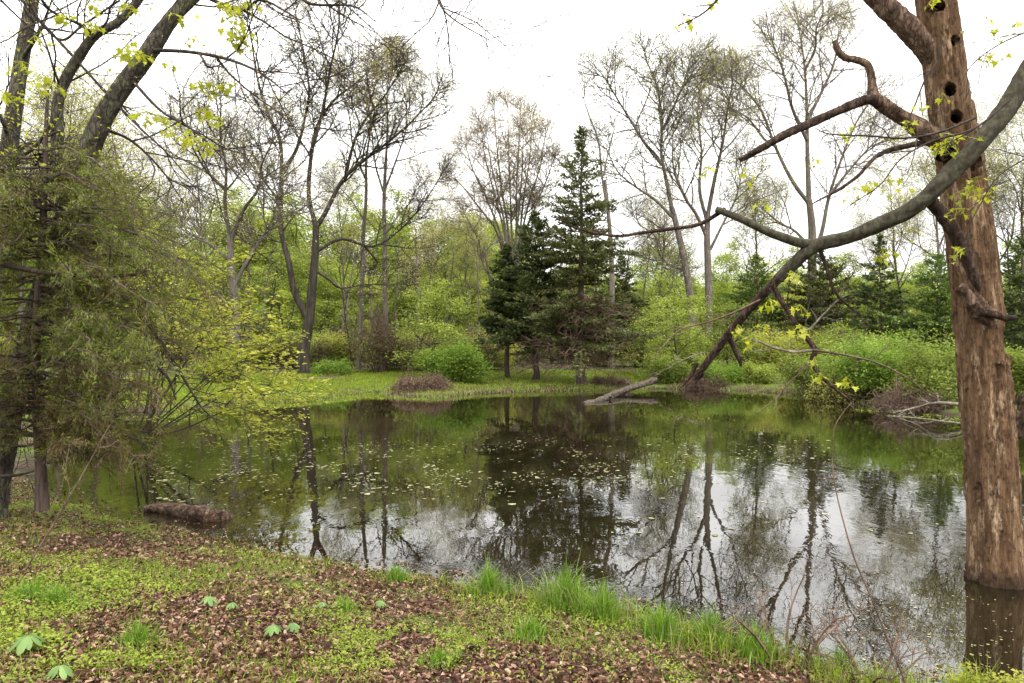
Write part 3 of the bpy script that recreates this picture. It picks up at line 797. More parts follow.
# trees deeper in the wood: three kinds, then copies
protoA = auto_tree('woodland_tree', 'leafy tree in the wood behind the far bank', on_ground(440, 92), 16, .13, 201, S_UND, M['bark_dark'], M['leaf_mid'], per=13, spread=(.6, .6, .35), size=.32, nl=16, fork=.12, lang=55, llen=.36, wob=.06, up=.7)
protoB = auto_tree('woodland_tree', 'leafy tree in the wood behind the far bank', on_ground(360, 98), 17, .13, 202, S_UND, M['bark_grey'], M['leaf_spring'], per=13, spread=(.6, .6, .35), size=.32, nl=16, fork=.15, lang=50, llen=.34, wob=.06, up=.7)
protoC = auto_tree('woodland_tree', 'leafy tree in the wood behind the far bank', on_ground(520, 94), 14.5, .12, 203, S_UND, M['bark_dark'], M['leaf_olive'], per=13, spread=(.6, .6, .35), size=.32, nl=15, fork=.12, lang=60, llen=.38, wob=.06, up=.7)
GW = 'leafy trees in the wood behind the far bank'
for p in (protoA, protoB, protoC): p['group'] = GW
Rw = random.Random(8)
for (px, Y, k, s) in [(395, 66, 1, .95), (365, 61, 1, 1.05), (418, 60, 1, 1.0), (455, 63, 0, 1.0), (500, 60, 1, .9), (280, 62, 1, 1.0), (205, 60, 1, 1.05), (160, 64, 1, 1.1), (115, 62, 1, 1.1), (65, 58, 1, 1.1), (15, 56, 1, 1.1), (240, 68, 1, 1.1), (310, 70, 1, 1.1), (330, 58, 0, .9), (300, 66, 1, .95), (255, 60, 2, 1.05), (225, 66, 0, .95), (180, 56, 1, .9), (140, 60, 0, 1.05), (90, 56, 1, 1.0), (40, 52, 2, 1.1), (-10, 50, 0, 1.1), (-60, 46, 1, 1.1),
        (480, 66, 0, .95), (560, 62, 1, .85), (600, 58, 2, .85), (640, 60, 1, .85), (675, 64, 0, .85), (715, 62, 1, .8), (755, 60, 2, .8), (790, 66, 1, .8), (840, 60, 0, .78), (880, 64, 2, .75), (925, 60, 1, .72), (965, 56, 0, .72), (1010, 60, 2, .75), (1060, 56, 1, .9), (1110, 50, 0, .9)]:
    s *= 1.13 if px < 560 else 1.0
    copy_thing((protoA, protoB, protoC)[k], on_ground(px, Y * 1.58), Rw.uniform(0, 6.28), (s * Rw.uniform(1, 1.25), s * Rw.uniform(1, 1.25), s))
GL = 'low leafy trees filling the edge of the wood'
for i in range(44):
    px = -90 + 1260 * (i + Rw.random()) / 44
    s = Rw.uniform(.45, .68) * (1 if px < 500 else .85)
    copy_thing((protoA, protoB, protoC)[Rw.choice([0, 1, 1, 2])], on_ground(px, Rw.uniform(72, 86)), Rw.uniform(0, 6.28), (s * Rw.uniform(1.1, 1.5), s * Rw.uniform(1.1, 1.5), s), 'low leafy tree filling the edge of the wood', GL)

S_GEN = dict(S_BIG, n=(8, 7, 6, 0))
bareA = auto_tree('woodland_bare_tree', 'thin bare tree rising above the wood', on_ground(150, 52), 19, .17, 211, S_GEN, M['bark_grey'], M['leaf_tan'], per=1.1, size=.15, nl=11, fork=.36, lang=36, llen=.34, wob=.035)
bareB = auto_tree('woodland_bare_tree', 'thin bare tree rising above the wood', on_ground(60, 46), 18, .16, 212, S_GEN, M['bark_pale'], M['leaf_olive'], per=1.1, size=.15, nl=11, fork=.4, lang=32, llen=.32, wob=.035)
GB = 'thin bare trees rising above the wood'
bareA['group'] = GB; bareB['group'] = GB
for (px, Y, k, s) in [(195, 60, 1, 1.0), (105, 60, 0, 1.1), (20, 52, 0, 1.0), (-50, 46, 1, 1.1), (340, 66, 1, .9), (430, 68, 0, .78), (470, 70, 1, .72), (905, 58, 0, .8), (945, 50, 1, .9), (985, 54, 0, .95), (1030, 50, 1, .95), (1080, 48, 0, 1.0), (750, 62, 1, .85), (655, 64, 0, .8), (1130, 44, 1, 1)]:
    copy_thing((bareA, bareB)[k], on_ground(px, Y), Rw.uniform(0, 6.28), s)

# bare poles of trees low in the wood
def pole(name, label, loc, H, r, seed, mat, group=None):
    R = random.Random(seed); t = thing(name, label, 'tree', loc, group); p = Vector(loc) - Vector((0, 0, .2)); pts = [p]; d = Vector((R.gauss(0, .04), R.gauss(0, .04), 1))
    for i in range(8):
        d = (d + rvec(R) * .03).normalized(); p = p + d * H / 8; pts.append(p)
    rads = [r * (1 - .6 * i / 8) for i in range(9)]
    g = G(); g.tube(pts, rads, 7); spawn(g, [], pts, rads, 1, dict(S_BIG, n=(0, 9, 5, 0), len=(0, 1.6, .7)), R); g.build('trunk', mat, t, True)
    return t
poleA = pole('slender_trunk', 'slender grey trunk among the green trees of the far bank', on_ground(418, 50), 10, .1, 31, M['bark_grey'], 'slender trunks in the wood')
for px, Y, s in [(345, 52, .9), (374, 56, 1), (396, 60, 1.1), (446, 54, .9), (480, 48, .8), (495, 55, 1), (552, 52, .9), (566, 58, 1.1), (600, 54, 1), (622, 50, .9), (640, 56, 1), (668, 52, .8), (735, 50, .7), (250, 50, 1), (262, 56, 1), (215, 52, 1), (180, 50, .9), (155, 54, 1), (850, 52, .7), (960, 48, .8), (1010, 45, .9)]:
    copy_thing(poleA, on_ground(px, Y * 1.2), Rw.uniform(0, 6.28), s * 1.1)

# dense far foliage that closes the view between the trees
rg = np.random.default_rng(44)
g = G(); N = 120000
yy = rg.uniform(96, 150, N); xx = rg.uniform(-1.0, 1.0, N) * yy * .95
top = 8.0 + 10 * fbm(xx * .11, yy * .11, 31, 4) - 1.5 * np.clip(xx / 30, 0, 1)
zz = gz(xx, yy, False) + .2 + top * .75 * rg.random(N)
keep = vnoise(xx * .45, yy * .45 + zz * .6, 32) > .3
c = np.stack([xx, yy, zz], 1)[keep]
leaves(g, c, .8, 45, up=.4, tint=np.clip(.5 * vnoise(c[:, 0] * .2, c[:, 2] * .3, 33) + .5 * rg.random(len(c)), 0, 1))
far_wood = g.build('far_woodland', M['leaf_mid']); far_wood['kind'] = 'stuff'
tag(far_wood, 'light green mass of distant woodland closing the view behind the far trees', 'woodland')

M['leaf_brush'] = leafmat('leaf_brush', [(.07, .04, .025), (.14, .085, .055), (.2, .14, .09)], .2)
# ------------------------------------------------------------------ shrubs of the far bank
shrub('bush', 'vivid green bush at the water edge behind the red brown brush', on_ground(458, 40.2), 2.0, 2.6, 41, M['leaf_vivid'], M['bark_dark'], nst=18, per=9, size=.13, spread=.24, out=1.5)
shrub('bush', 'round green bush right of the fallen log', on_ground(672, 41.5), 1.2, 2.0, 42, M['leaf_mid'], M['twig_brown'], nst=18, per=9, size=.11, spread=.22, out=1.5)
shrub('bush', 'low bright green bush under the broken end of the bough', on_ground(722, 41), 1.1, 2.4, 43, M['leaf_vivid'], M['twig_brown'], nst=18, per=9, size=.11, spread=.22, out=1.6)
shrub('bush', 'large vivid green bush on the right bank', on_ground(888, 29.8), 2.5, 3.0, 44, M['leaf_vivid'], M['twig_brown'], nst=26, per=10, size=.12, spread=.26, out=1.5)
shrub('bush', 'olive green bush left of the large vivid bush', on_ground(818, 34.2), 1.8, 3.0, 45, M['leaf_mid'], M['twig_brown'], nst=22, per=8, size=.11, spread=.24, out=1.6)
shrub('bush', 'dark green bush right of the large vivid bush', on_ground(938, 27.2), 2.2, 3.0, 46, M['leaf_mid'], M['twig_brown'], nst=22, per=8, size=.11, spread=.24, out=1.6)
shrub('bush', 'yellowish bush behind the large vivid bush', on_ground(858, 33.5), 2.1, 2.8, 47, M['leaf_spring'], M['twig_brown'], nst=20, per=8, size=.11, spread=.24, out=1.5)
shrub('bush', 'small green bush at the right edge of the far bank', on_ground(1010, 26), 2.0, 2.6, 48, M['leaf_mid'], M['twig_brown'], nst=16, per=11, size=.1)
shrub('bush', 'small light green bush near the foot of the young sapling', on_ground(760, 40.5), 1.0, 2.2, 49, M['leaf_spring'], M['twig_brown'], nst=14, per=11, size=.1)
shrub('bush', 'low green bush at the back of the grass bank', on_ground(330, 45), .9, 3.0, 50, M['leaf_vivid'], M['twig_brown'], nst=16, per=8, size=.11, spread=.22, out=1.7)
shrub('bush', 'low leafy bush at the left end of the grass bank', on_ground(222, 37), 1.5, 3.0, 51, M['leaf_spring'], M['twig_brown'], nst=16, per=12, size=.11)
S_BR = dict(n=(9, 7, 0), len=(.8, .45), ang=(45, 50), r=(.016, .012), rmin=.010, wig=(.15, .2, .25), up=(.0, -.02, -.02), max=2, seg=(5, 4, 3))
shrub('brush_pile', 'red brown leafless brush hanging over the water by the grass bank', on_ground(422, 35.8), .8, 5.4, 52, M['leaf_brush'], M['twig_brown'], nst=90, per=.8, size=.09, S=S_BR, arch=.5, out=1.3)
shrub('brush_pile', 'brown leafless brush at the foot of the tallest cedar', on_ground(612, 40.3), .55, 3.2, 53, None, M['twig_brown'], nst=34, S=S_BR, arch=.4, out=1.3)
shrub('brush_pile', 'brown tangle of twigs below the broken bough end', on_ground(704, 40.2), .8, 3.4, 54, None, M['twig_brown'], nst=40, S=S_BR, arch=.4, out=1.3)
shrub('thicket', 'grey brown leafless thicket on the right shore', on_ground(912, 26.2), .95, 3.0, 55, None, M['twig_brown'], nst=32, S=S_BR, arch=.35, out=1.1)
shrub('thicket', 'dark twiggy thicket in front of the olive bush', on_ground(842, 31.0), 1.0, 2.8, 56, M['leaf_olive'], M['twig_dark'], nst=30, per=2, size=.08, S=S_BR, arch=.3, out=1.1)
shrub('vine_thicket', 'brown vine tangle climbing the foot of the slim pale trunk', on_ground(382, 46.5), 4.4, 2.0, 57, None, M['twig_brown'], nst=16, S=dict(S_BR, n=(12, 7, 0)), arch=.1, out=.6)

poleD = pole('dark_stem', 'thin dark stem standing in the green undergrowth of the far bank', on_ground(352, 47), 7, .055, 33, M['bark_dark'], 'thin dark stems in the undergrowth')
for i in range(46):
    px = 150 + 900 * (i + Rw.random()) / 46
    copy_thing(poleD, on_ground(px, Rw.uniform(46.5, 68) + (5 if 560 < px < 740 else 0)), Rw.uniform(0, 6.28), (1.4, 1.4, Rw.uniform(.5, 1.15)))
# low bushes at the foot of the wood
GBU = 'low bushes at the foot of the wood'
bushP = [shrub('understory_bush', 'low leafy bush at the foot of the wood', on_ground(290 + 100 * i, 50), 2.2, 3.0, 141 + i, M[lf], M['twig_brown'], nst=16, per=11, size=.13, spread=.2, group=GBU) for i, lf in enumerate(('leaf_mid', 'leaf_spring', 'leaf_olive'))]
for i in range(52):
    px = -40 + 1180 * (i + Rw.random()) / 52
    sc = Rw.uniform(.6, 1.15)
    copy_thing(bushP[Rw.choice([0, 0, 1, 1, 2])], on_ground(px, Rw.uniform(47.5, 66) + (4 if 500 < px < 760 else 0)), Rw.uniform(0, 6.28), (sc * 1.2, sc * 1.2, sc))
scrub = shrub('twiggy_scrub', 'brown twiggy scrub at the foot of the wood', on_ground(402, 47.5), 2.6, 2.4, 151, M['leaf_mid'], M['twig_brown'], nst=18, per=.8, size=.1, S=dict(S_BR, n=(9, 6, 0), len=(1.0, .5)), group='brown twiggy scrub at the foot of the wood')
for i in range(24):
    px = 160 + 860 * (i + Rw.random()) / 24
    sc = Rw.uniform(.7, 1.3)
    copy_thing(scrub, on_ground(px, Rw.uniform(46.5, 54) + (5 if 500 < px < 740 else 0)), Rw.uniform(0, 6.28), (sc * 1.2, sc * 1.2, sc))
# fallen wood
def fallen(name, label, pts, r0, r1, mat, seed, nb=0, blen=.8, cat='log', sides=10, per=5):
    R = random.Random(seed); t = thing(name, label, cat, pts[0]); lp = catmull(pts, per); lr = [v * R.uniform(.88, 1.12) for v in lerpl([r0, (r0 + r1) / 2, r1], len(lp))]
    g = G()
    if r0 > .05: g.rtube(lp, lr, 22, .3, 6, seed, .03)
    else: g.tube(lp, lr, sides)
    g.build('stem', mat, t, True)
    if nb:
        g = G()
        spawn(g, [], lp, lr, 1, dict(S_BIG, n=(0, nb, 5, 0), len=(0, blen, blen * .5), r=(0, r1 * .8, r1 * .4), rmin=max(.003, r1 * .25), s0=(.3, .15, .15, .1), up=(0, .03, .02, 0)), R)
        g.build('twigs', mat, t)
    return t
def Wv(px, py, z): x, y = WP(px, py, z); return Vector((x, y, z))
fallen('fallen_log', 'pale weathered log sloping from the far bank into the water', [Wv(655, 380, .55), Wv(640, 385, .38), Wv(622, 391, .2), Wv(603, 399, .06), Wv(583, 405, -.06)], .16, .13, M['log'], 61, 3, .5, sides=14)
fallen('fallen_branch', 'long bleached dead branch lying along the right shore', [Wv(985, 402, .35), Wv(960, 404, .45), Wv(936, 403, .5), Wv(915, 408, .25), Wv(893, 413, .05)], .06, .025, M['wood_bleached'], 62, 5, .8, cat='branch', sides=7)
fallen('fallen_branch', 'thinner grey branch dipping into the water below the bleached branch', [Wv(965, 424, .15), Wv(940, 421, .25), Wv(915, 418, .15), Wv(885, 416, -.02)], .03, .015, M['wood_bleached'], 63, 4, .7, cat='branch', sides=6)
fallen('fallen_branch', 'thin dead branch slanting up out of the brush pile by the shore', [P(706, 352, 40), P(690, 357, 40.3), P(672, 366, 40.6), P(655, 376, 41)], .03, .05, M['wood_bleached'], 64, 6, .8, cat='branch', sides=6)
fallen('sunken_log', 'red brown weathered log half sunk at the near left shore', [Wv(146, 509, .03), Wv(162, 508, .05), Wv(178, 511, .05), Wv(198, 516, .04), Wv(214, 520, .0), Wv(226, 524, -.1)], .07, .17, M['log_red'], 65, 2, .2, sides=16, per=6)

# ------------------------------------------------------------------ grass of the far bank
def blades(g, xy, z, hgt, wid, seed, lean=.45, tint=None):
    rg = np.random.default_rng(seed); N = len(xy)
    a = rg.uniform(0, 6.283, N); h = hgt * rg.uniform(.5, 1.25, N); w = wid * rg.uniform(.7, 1.3, N)
    b = np.stack([xy[:, 0], xy[:, 1], z], 1)
    la = rg.uniform(0, 6.283, N); ln = np.abs(rg.normal(0, lean, N))
    L = np.stack([np.cos(la) * ln * h, np.sin(la) * ln * h, 0 * h], 1)
    s = np.stack([np.cos(a) * w / 2, np.sin(a) * w / 2, 0 * w], 1)
    up = np.stack([0 * h, 0 * h, h], 1)
    m = b + up * .55 + L * .3; tp = b + up * (1 - .25 * np.clip(ln, 0, 1.2))[:, None] + L
    V = np.stack([b - s, b + s, m + s * .8, m - s * .8, tp], 1)
    i = np.arange(N)[:, None] * 5
    if tint is None: tint = rg.random(N)
    g.add(V, i + np.array([[0, 1, 2, 3]]), i + np.array([[3, 2, 4]]), tint, tint)

rg = np.random.default_rng(71)
def scatter(n, x0, x1, y0, y1): return np.stack([rg.uniform(x0, x1, n), rg.uniform(y0, y1, n)], 1)
xy = scatter(230000, -22, 22, 26, 50)
d = pond_dist(xy[:, 0], xy[:, 1])
pxs = xy[:, 0] / xy[:, 1] * FPX + 512
dens = np.where(pxs < 400, 1.0, np.where(pxs < 650, .45, .15)) * (1 - sstep((d - 9.0) / 5)) + .05
keep = (d > -.15) & (d < 12) & (rg.random(len(d)) < dens) & (fbm(xy[:, 0] * .5, xy[:, 1] * .5, 40, 3) > .3)
xy = xy[keep]; d = d[keep]
g = G(); blades(g, xy, gz(xy[:, 0], xy[:, 1]) - .02, .15, .03, 72)
tag(g.build('far_grass', M['grass']), 'bright green grass covering the far bank of the pond', 'grass', kind='stuff')
xy = scatter(60000, -24, 24, 26, 48); d = pond_dist(xy[:, 0], xy[:, 1]); k = (np.abs(d - .05) < .45) & (rg.random(len(d)) < .7); xy = xy[k]
k = (xy[:, 0] / xy[:, 1] * FPX + 512 > 380) | (rg.random(len(xy)) < .25); xy = xy[k]
g = G(); blades(g, xy, np.maximum(gz(xy[:, 0], xy[:, 1]), -.05), .22, .025, 73, .9)
tag(g.build('dry_grass', M['grass_dry']), 'straw coloured dead grass fringing the far waterline', 'grass', kind='stuff')
# ------------------------------------------------------------------ the dead trunk in the water, right foreground
def dead_tree():
    Y0 = 7.45
    key = [(640, 1003, 63), (580, 998, 59), (563, 997, 57.5), (492, 993, 54), (375, 985, 50.5), (258, 973, 49), (145, 958, 46), (97, 948, 43), (45, 941, 40), (0, 935, 38), (-120, 915, 32), (-260, 900, 22)]
    ys = np.array([k[0] for k in key][::-1], float); xs = np.array([k[1] for k in key][::-1], float); ws = np.array([k[2] for k in key][::-1], float)
    n, k = 560, 110
    py = np.linspace(640, -260, n)
    cx = (np.interp(py, ys, xs) - 512) / FPX * Y0; cz = HCAM - (py - HOR) / FPX * Y0; rr = np.interp(py, ys, ws) / FPX * Y0 / 2 * .82
    kern = np.ones(25) / 25
    pad = lambda v: np.convolve(np.pad(v, 12, 'edge'), kern, 'valid')
    cx, rr = pad(cx), pad(rr)
    loc = (float(cx[30]), Y0, 0.0)
    t = thing('dead_tree', 'barkless dead tree trunk full of woodpecker holes, standing in the water', 'dead tree', loc)
    a = np.arange(k) * 2 * np.pi / k
    A, Zm = np.meshgrid(a, cz); RR = rr[:, None] * np.ones_like(A)
    u = np.cos(A) * 2.2; v = np.sin(A) * 2.2
    # long grooves, lumps, flakes
    gro = fbm(np.cos(A) * 5 + 20, np.sin(A) * 5 + Zm * .55 + 30, 51, 4) - .5
    lump = fbm(u + 9, v + Zm * .9 + 40, 52, 3) - .5
    flake = fbm(np.cos(A) * 9 + 3, np.sin(A) * 9 + Zm * 5, 53, 3) - .5
    fine = fbm(A * 14, Zm * 16, 54, 2) - .5
    RR = RR * (1 + .22 * lump + .20 * gro) + .018 * np.where(flake > .06, 1, 0) * sstep((flake - .06) / .05) + .008 * fine
    flare = 1 + .10 * np.exp(-np.clip(Zm + .1, 0, None) / .28) * (1 + .5 * np.sin(A * 5 + 1))
    RR = RR * np.where(Zm < 1.2, flare, 1)
    X = cx[:, None] + RR * np.cos(A); Yv = Y0 + RR * np.sin(A)
    P0 = np.stack([X, Yv, Zm], -1)
    # woodpecker holes and decayed hollows, pressed deep into the wood
    Ppx = X / Yv * FPX + 512; Ppy = HOR + (HCAM - Zm) / Yv * FPX
    for (hx, hy, hrx, hry, dp) in [(949.6, 89.6, 6.0, 6.2, .34), (956, 117, 5.6, 6.0, .34), (955, 41, 4.2, 5, .3), (938.5, 6, 6, 5.5, .34), (948, 152, 8, 6, .3), (976, 168, 5, 13, .24), (930, 12, 4, 4, .08), (958, 300, 4, 9, .04), (1000, 372, 3.5, 8, .06), (978, 492, 3.5, 9, .06), (1008, 340, 4, 22, .05)]:
        q = np.sqrt(((Ppx - hx) / hrx) ** 2 + ((Ppy - hy) / hry) ** 2)
        m = (1 - sstep((q - .86) / .2)) * (Yv < Y0)
        dp = min(dp, .17)
        hz = HCAM - (hy - HOR) / FPX * (Y0 - .2); hxw = (hx - 512) / FPX * (Y0 - .2); hc = float(np.interp(hz, cz, cx)); hr0 = float(np.interp(hz, cz, rr))
        sx = hxw - hc; ux, uy = -sx / hr0, math.sqrt(max(1 - (sx / hr0) ** 2, .05)); ln_ = math.hypot(ux, uy)
        X = X + m * dp * ux / ln_; Yv = Yv + m * dp * uy / ln_
        lip = np.exp(-((q - 1.15) / .2) ** 2) * (np.sin(A) < 0) * .008
        Yv = Yv - lip
    P0 = np.stack([X, Yv, Zm], -1).reshape(-1, 3)
    idx = np.arange(n * k).reshape(n, k); i2 = np.roll(idx, -1, 1)
    g = G(); g.add(P0, np.stack([idx[:-1], i2[:-1], i2[1:], idx[1:]], -1).reshape(-1, 4))
    g.build('trunk', M['dead_wood'], t, True)
    # rotten hollows behind the woodpecker holes, cups painted near-black for the shade inside
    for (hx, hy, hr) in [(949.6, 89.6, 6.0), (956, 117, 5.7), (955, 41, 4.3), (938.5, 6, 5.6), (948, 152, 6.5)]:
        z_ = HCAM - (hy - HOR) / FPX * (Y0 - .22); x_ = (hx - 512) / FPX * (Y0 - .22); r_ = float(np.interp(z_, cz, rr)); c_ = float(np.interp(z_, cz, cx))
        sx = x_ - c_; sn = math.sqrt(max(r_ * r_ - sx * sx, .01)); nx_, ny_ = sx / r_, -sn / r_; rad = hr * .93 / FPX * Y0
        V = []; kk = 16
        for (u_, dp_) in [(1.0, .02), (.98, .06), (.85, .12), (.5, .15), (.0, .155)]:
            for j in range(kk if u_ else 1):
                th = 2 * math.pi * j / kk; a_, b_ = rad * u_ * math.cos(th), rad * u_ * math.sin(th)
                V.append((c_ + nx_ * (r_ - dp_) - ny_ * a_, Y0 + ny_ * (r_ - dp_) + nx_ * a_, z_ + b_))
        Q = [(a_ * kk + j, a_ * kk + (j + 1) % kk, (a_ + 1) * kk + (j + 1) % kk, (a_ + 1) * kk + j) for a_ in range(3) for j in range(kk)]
        g = G(); g.add(V, Q, [(3 * kk + j, 3 * kk + (j + 1) % kk, 4 * kk) for j in range(kk)]); g.build('woodpecker_hole_shade', M['hollow_shade'], t, True)
    def limb(name, line, widths, mat, Yl, seed, sides=14, rough=.10):
        R = random.Random(seed); lp = []
        lp = catmull([P(q[0], q[1], Yl + (q[2] if len(q) > 2 else 0)) for q in line], 8)
        lr = [w / FPX * Yl / 2 for w in lerpl(widths, len(lp))]
        g = G(); g.rtube(lp, lr, max(sides, 18), rough * 4.5, 10, seed, .01); return g.build(name, mat, t, True)
    limb('broken_limb', [(950, 84, .05), (940, 66, .02), (925, 47), (905, 25), (885, 6), (862, -18), (835, -60)], [16, 23, 24, 22, 21, 18, 12], M['bark_rotten_warm'], Y0, 1, rough=.05)
    limb('hooked_branch', [(945, 146), (925, 133), (905, 119), (884, 106), (874, 96), (871.5, 80), (868, 66), (858, 60.5), (845, 58), (838, 51), (835, 41)], [24, 18, 15, 13.5, 11, 8.5, 8, 7.5, 7, 6.5, 6], M['bark_rotten_warm'], Y0 - .15, 2, rough=.08)
    limb('broken_branch', [(880, 104), (868, 100), (845, 108), (815, 121), (785, 135), (758, 150), (740, 160)], [11, 10, 9.5, 9, 8.5, 7.5, 4.5], M['bark_rotten'], Y0 - .16, 3, rough=.07)
    limb('knot', [(962, 285), (975, 300), (984, 315), (990, 328)], [8, 19, 18, 6], M['bark_rotten_warm'], Y0 - .22, 4, rough=.2)
    limb('stub', [(978, 312), (994, 315), (1006, 318), (1016, 318)], [9, 7.5, 7, 5], M['bark_rotten'], Y0 - .3, 5)
    limb('stub', [(1000, 440), (1022, 420), (1034, 402), (1046, 396)], [20, 22, 20, 12], M['bark_rotten'], Y0 + .1, 6, rough=.15)
    limb('side_branch', [(925, 142), (905, 146), (885, 152), (872, 160), (858, 176), (838, 190), (812, 204)], [7, 5, 4.5, 4, 3.4, 2.6, 1.2], M['bark_rotten'], Y0 - .15, 7, sides=7)
    return t

def dead_wood_material():
    m, n, l, out = nmat('dead_wood')
    tc = n.new('ShaderNodeTexCoord')
    def noise(scale, sx, sz, det=8, rough=.65):
        mp = n.new('ShaderNodeMapping'); mp.inputs['Scale'].default_value = (sx, sx, sz); l.new(tc.outputs['Object'], mp.inputs['Vector'])
        t = n.new('ShaderNodeTexNoise'); t.inputs['Scale'].default_value = scale; t.inputs['Detail'].default_value = det; t.inputs['Roughness'].default_value = rough
        l.new(mp.outputs[0], t.inputs['Vector']); return t
    a = noise(13, 1, .10, 9, .75); b = noise(9, 1, .22, 9, .8); c = noise(26, 1, .4, 8, .75); d = noise(1.1, 1, .6, 4)
    ra = ramp(n, [(.045, .023, .011), (.15, .085, .044), (.30, .19, .105)], [.32, .5, .68]); l.new(a.outputs['Fac'], ra.inputs['Fac'])
    # pale worn wood shows through in patches
    mr = n.new('ShaderNodeMapRange'); mr.inputs['From Min'].default_value = .535; mr.inputs['From Max'].default_value = .60; mr.inputs['To Max'].default_value = .85; l.new(b.outputs['Fac'], mr.inputs['Value'])
    m1 = n.new('ShaderNodeMixRGB'); m1.inputs['Color2'].default_value = (.46, .33, .21, 1); l.new(mr.outputs[0], m1.inputs['Fac']); l.new(ra.outputs[0], m1.inputs['Color1'])
    # dark rot streaks and specks
    mr2 = n.new('ShaderNodeMapRange'); mr2.inputs['From Min'].default_value = .55; mr2.inputs['From Max'].default_value = .59; mr2.inputs['To Max'].default_value = .8; l.new(c.outputs['Fac'], mr2.inputs['Value'])
    m2 = n.new('ShaderNodeMixRGB'); m2.inputs['Color2'].default_value = (.045, .025, .017, 1); l.new(mr2.outputs[0], m2.inputs['Fac']); l.new(m1.outputs[0], m2.inputs['Color1'])
    mr3 = n.new('ShaderNodeMapRange'); mr3.inputs['From Min'].default_value = .5; mr3.inputs['From Max'].default_value = .7; mr3.inputs['To Max'].default_value = .45; l.new(d.outputs['Fac'], mr3.inputs['Value'])
    m3 = n.new('ShaderNodeMixRGB'); m3.inputs['Color2'].default_value = (.13, .075, .045, 1); l.new(mr3.outputs[0], m3.inputs['Fac']); l.new(m2.outputs[0], m3.inputs['Color1'])
    p = n.new('ShaderNodeBsdfPrincipled'); p.inputs['Roughness'].default_value = .85; p.inputs['Specular IOR Level'].default_value = .2
    # wet, dark stain just above the water
    sp = n.new('ShaderNodeSeparateXYZ'); l.new(tc.outputs['Object'], sp.inputs[0])
    ad = n.new('ShaderNodeMath'); ad.operation = 'MULTIPLY_ADD'; ad.inputs[1].default_value = .35; l.new(b.outputs['Fac'], ad.inputs[0]); l.new(sp.outputs['Z'], ad.inputs[2])
    mz = n.new('ShaderNodeMapRange'); mz.inputs['From Min'].default_value = .22; mz.inputs['From Max'].default_value = .36; mz.inputs['To Min'].default_value = .75; mz.inputs['To Max'].default_value = 0; l.new(ad.outputs[0], mz.inputs['Value'])
    m4 = n.new('ShaderNodeMixRGB'); m4.inputs['Color2'].default_value = (.03, .018, .012, 1); l.new(mz.outputs[0], m4.inputs['Fac']); l.new(m3.outputs[0], m4.inputs['Color1'])
    l.new(m4.outputs[0], p.inputs['Base Color'])
    add = n.new('ShaderNodeMath'); add.operation = 'ADD'; l.new(a.outputs['Fac'], add.inputs[0]); l.new(c.outputs['Fac'], add.inputs[1])
    bp = n.new('ShaderNodeBump'); bp.inputs['Strength'].default_value = .9; bp.inputs['Distance'].default_value = .05
    l.new(add.outputs[0], bp.inputs['Height']); l.new(bp.outputs[0], p.inputs['Normal']); l.new(p.outputs[0], out.inputs['Surface'])
    return m
M['dead_wood'] = dead_wood_material()
M['hollow_shade'] = barkmat('hollow_shade', [(.006, .004, .003), (.014, .009, .006), (.03, .019, .013)], 20, .5)  # near-black tone puts the shade of the trunk holes into the colour
M['bark_rotten_warm'] = barkmat('bark_rotten_warm', [(.04, .024, .017), (.12, .075, .05), (.25, .17, .12)], 12, 0.35, 0.9, 0.03)
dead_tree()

# ------------------------------------------------------------------ maple leaves for the nearer twigs
def maple(g, c, size, seed, droop=.5, tint=None):
    rg = np.random.default_rng(seed); c = np.asarray(c, float); N = len(c)
    prof = np.array([(0, .02), (.16, .10), (.50, .02), (.30, .30), (.55, .55), (.24, .52), (.0, 1.0), (-.24, .52), (-.55, .55), (-.30, .30), (-.5, .02), (-.16, .10)])
    a = rg.uniform(0, 6.283, N); dr = droop + rg.normal(0, .35, N)
    ax = np.stack([np.cos(a) * np.cos(dr), np.sin(a) * np.cos(dr), -np.sin(dr)], 1)
    s = np.stack([-np.sin(a), np.cos(a), rg.normal(0, .35, N)], 1); s /= np.linalg.norm(s, axis=1, keepdims=True)
    nr = np.cross(ax, s)
    L = (size * rg.uniform(.6, 1.25, N))[:, None, None]
    V = c[:, None, :] + L * (prof[None, :, 1, None] * ax[:, None, :] + prof[None, :, 0, None] * s[:, None, :] + (np.abs(prof[None, :, 0, None]) * .35 - .25 * prof[None, :, 1, None] ** 2) * nr[:, None, :])
    ctr = c[:, None, :] + L * .35 * ax[:, None, :]
    V = np.concatenate([V, ctr], 1)
    k = len(prof); j = np.arange(k)
    T = (np.arange(N)[:, None, None] * (k + 1) + np.stack([j, (j + 1) % k, np.full(k, k)], 1)[None]).reshape(-1, 3)
    if tint is None: tint = rg.random(N)
    g.add(V, T=T, tt=np.repeat(tint, k))

def sprig(t, px, py, Y, n, spread_px, size, R):
    """a drooping cluster of young leaves on short twigs"""
    o = P(px, py, Y); cs = []; g = tw = G()
    for i in range(n):
        q = o + Vector((R.gauss(0, 1), R.gauss(0, 1), R.gauss(-.2, .6))) * (spread_px / FPX * Y)
        tw.tube([o + Vector((0, 0, .05)), o.lerp(q, .5) + Vector((0, 0, .03)), q], [.003, .0025, .002], 3); cs.append(tuple(q))
    maple(g, cs, size, R.randrange(10 ** 6)); g.build('leaf_cluster', M['leaf_yellow'], t)

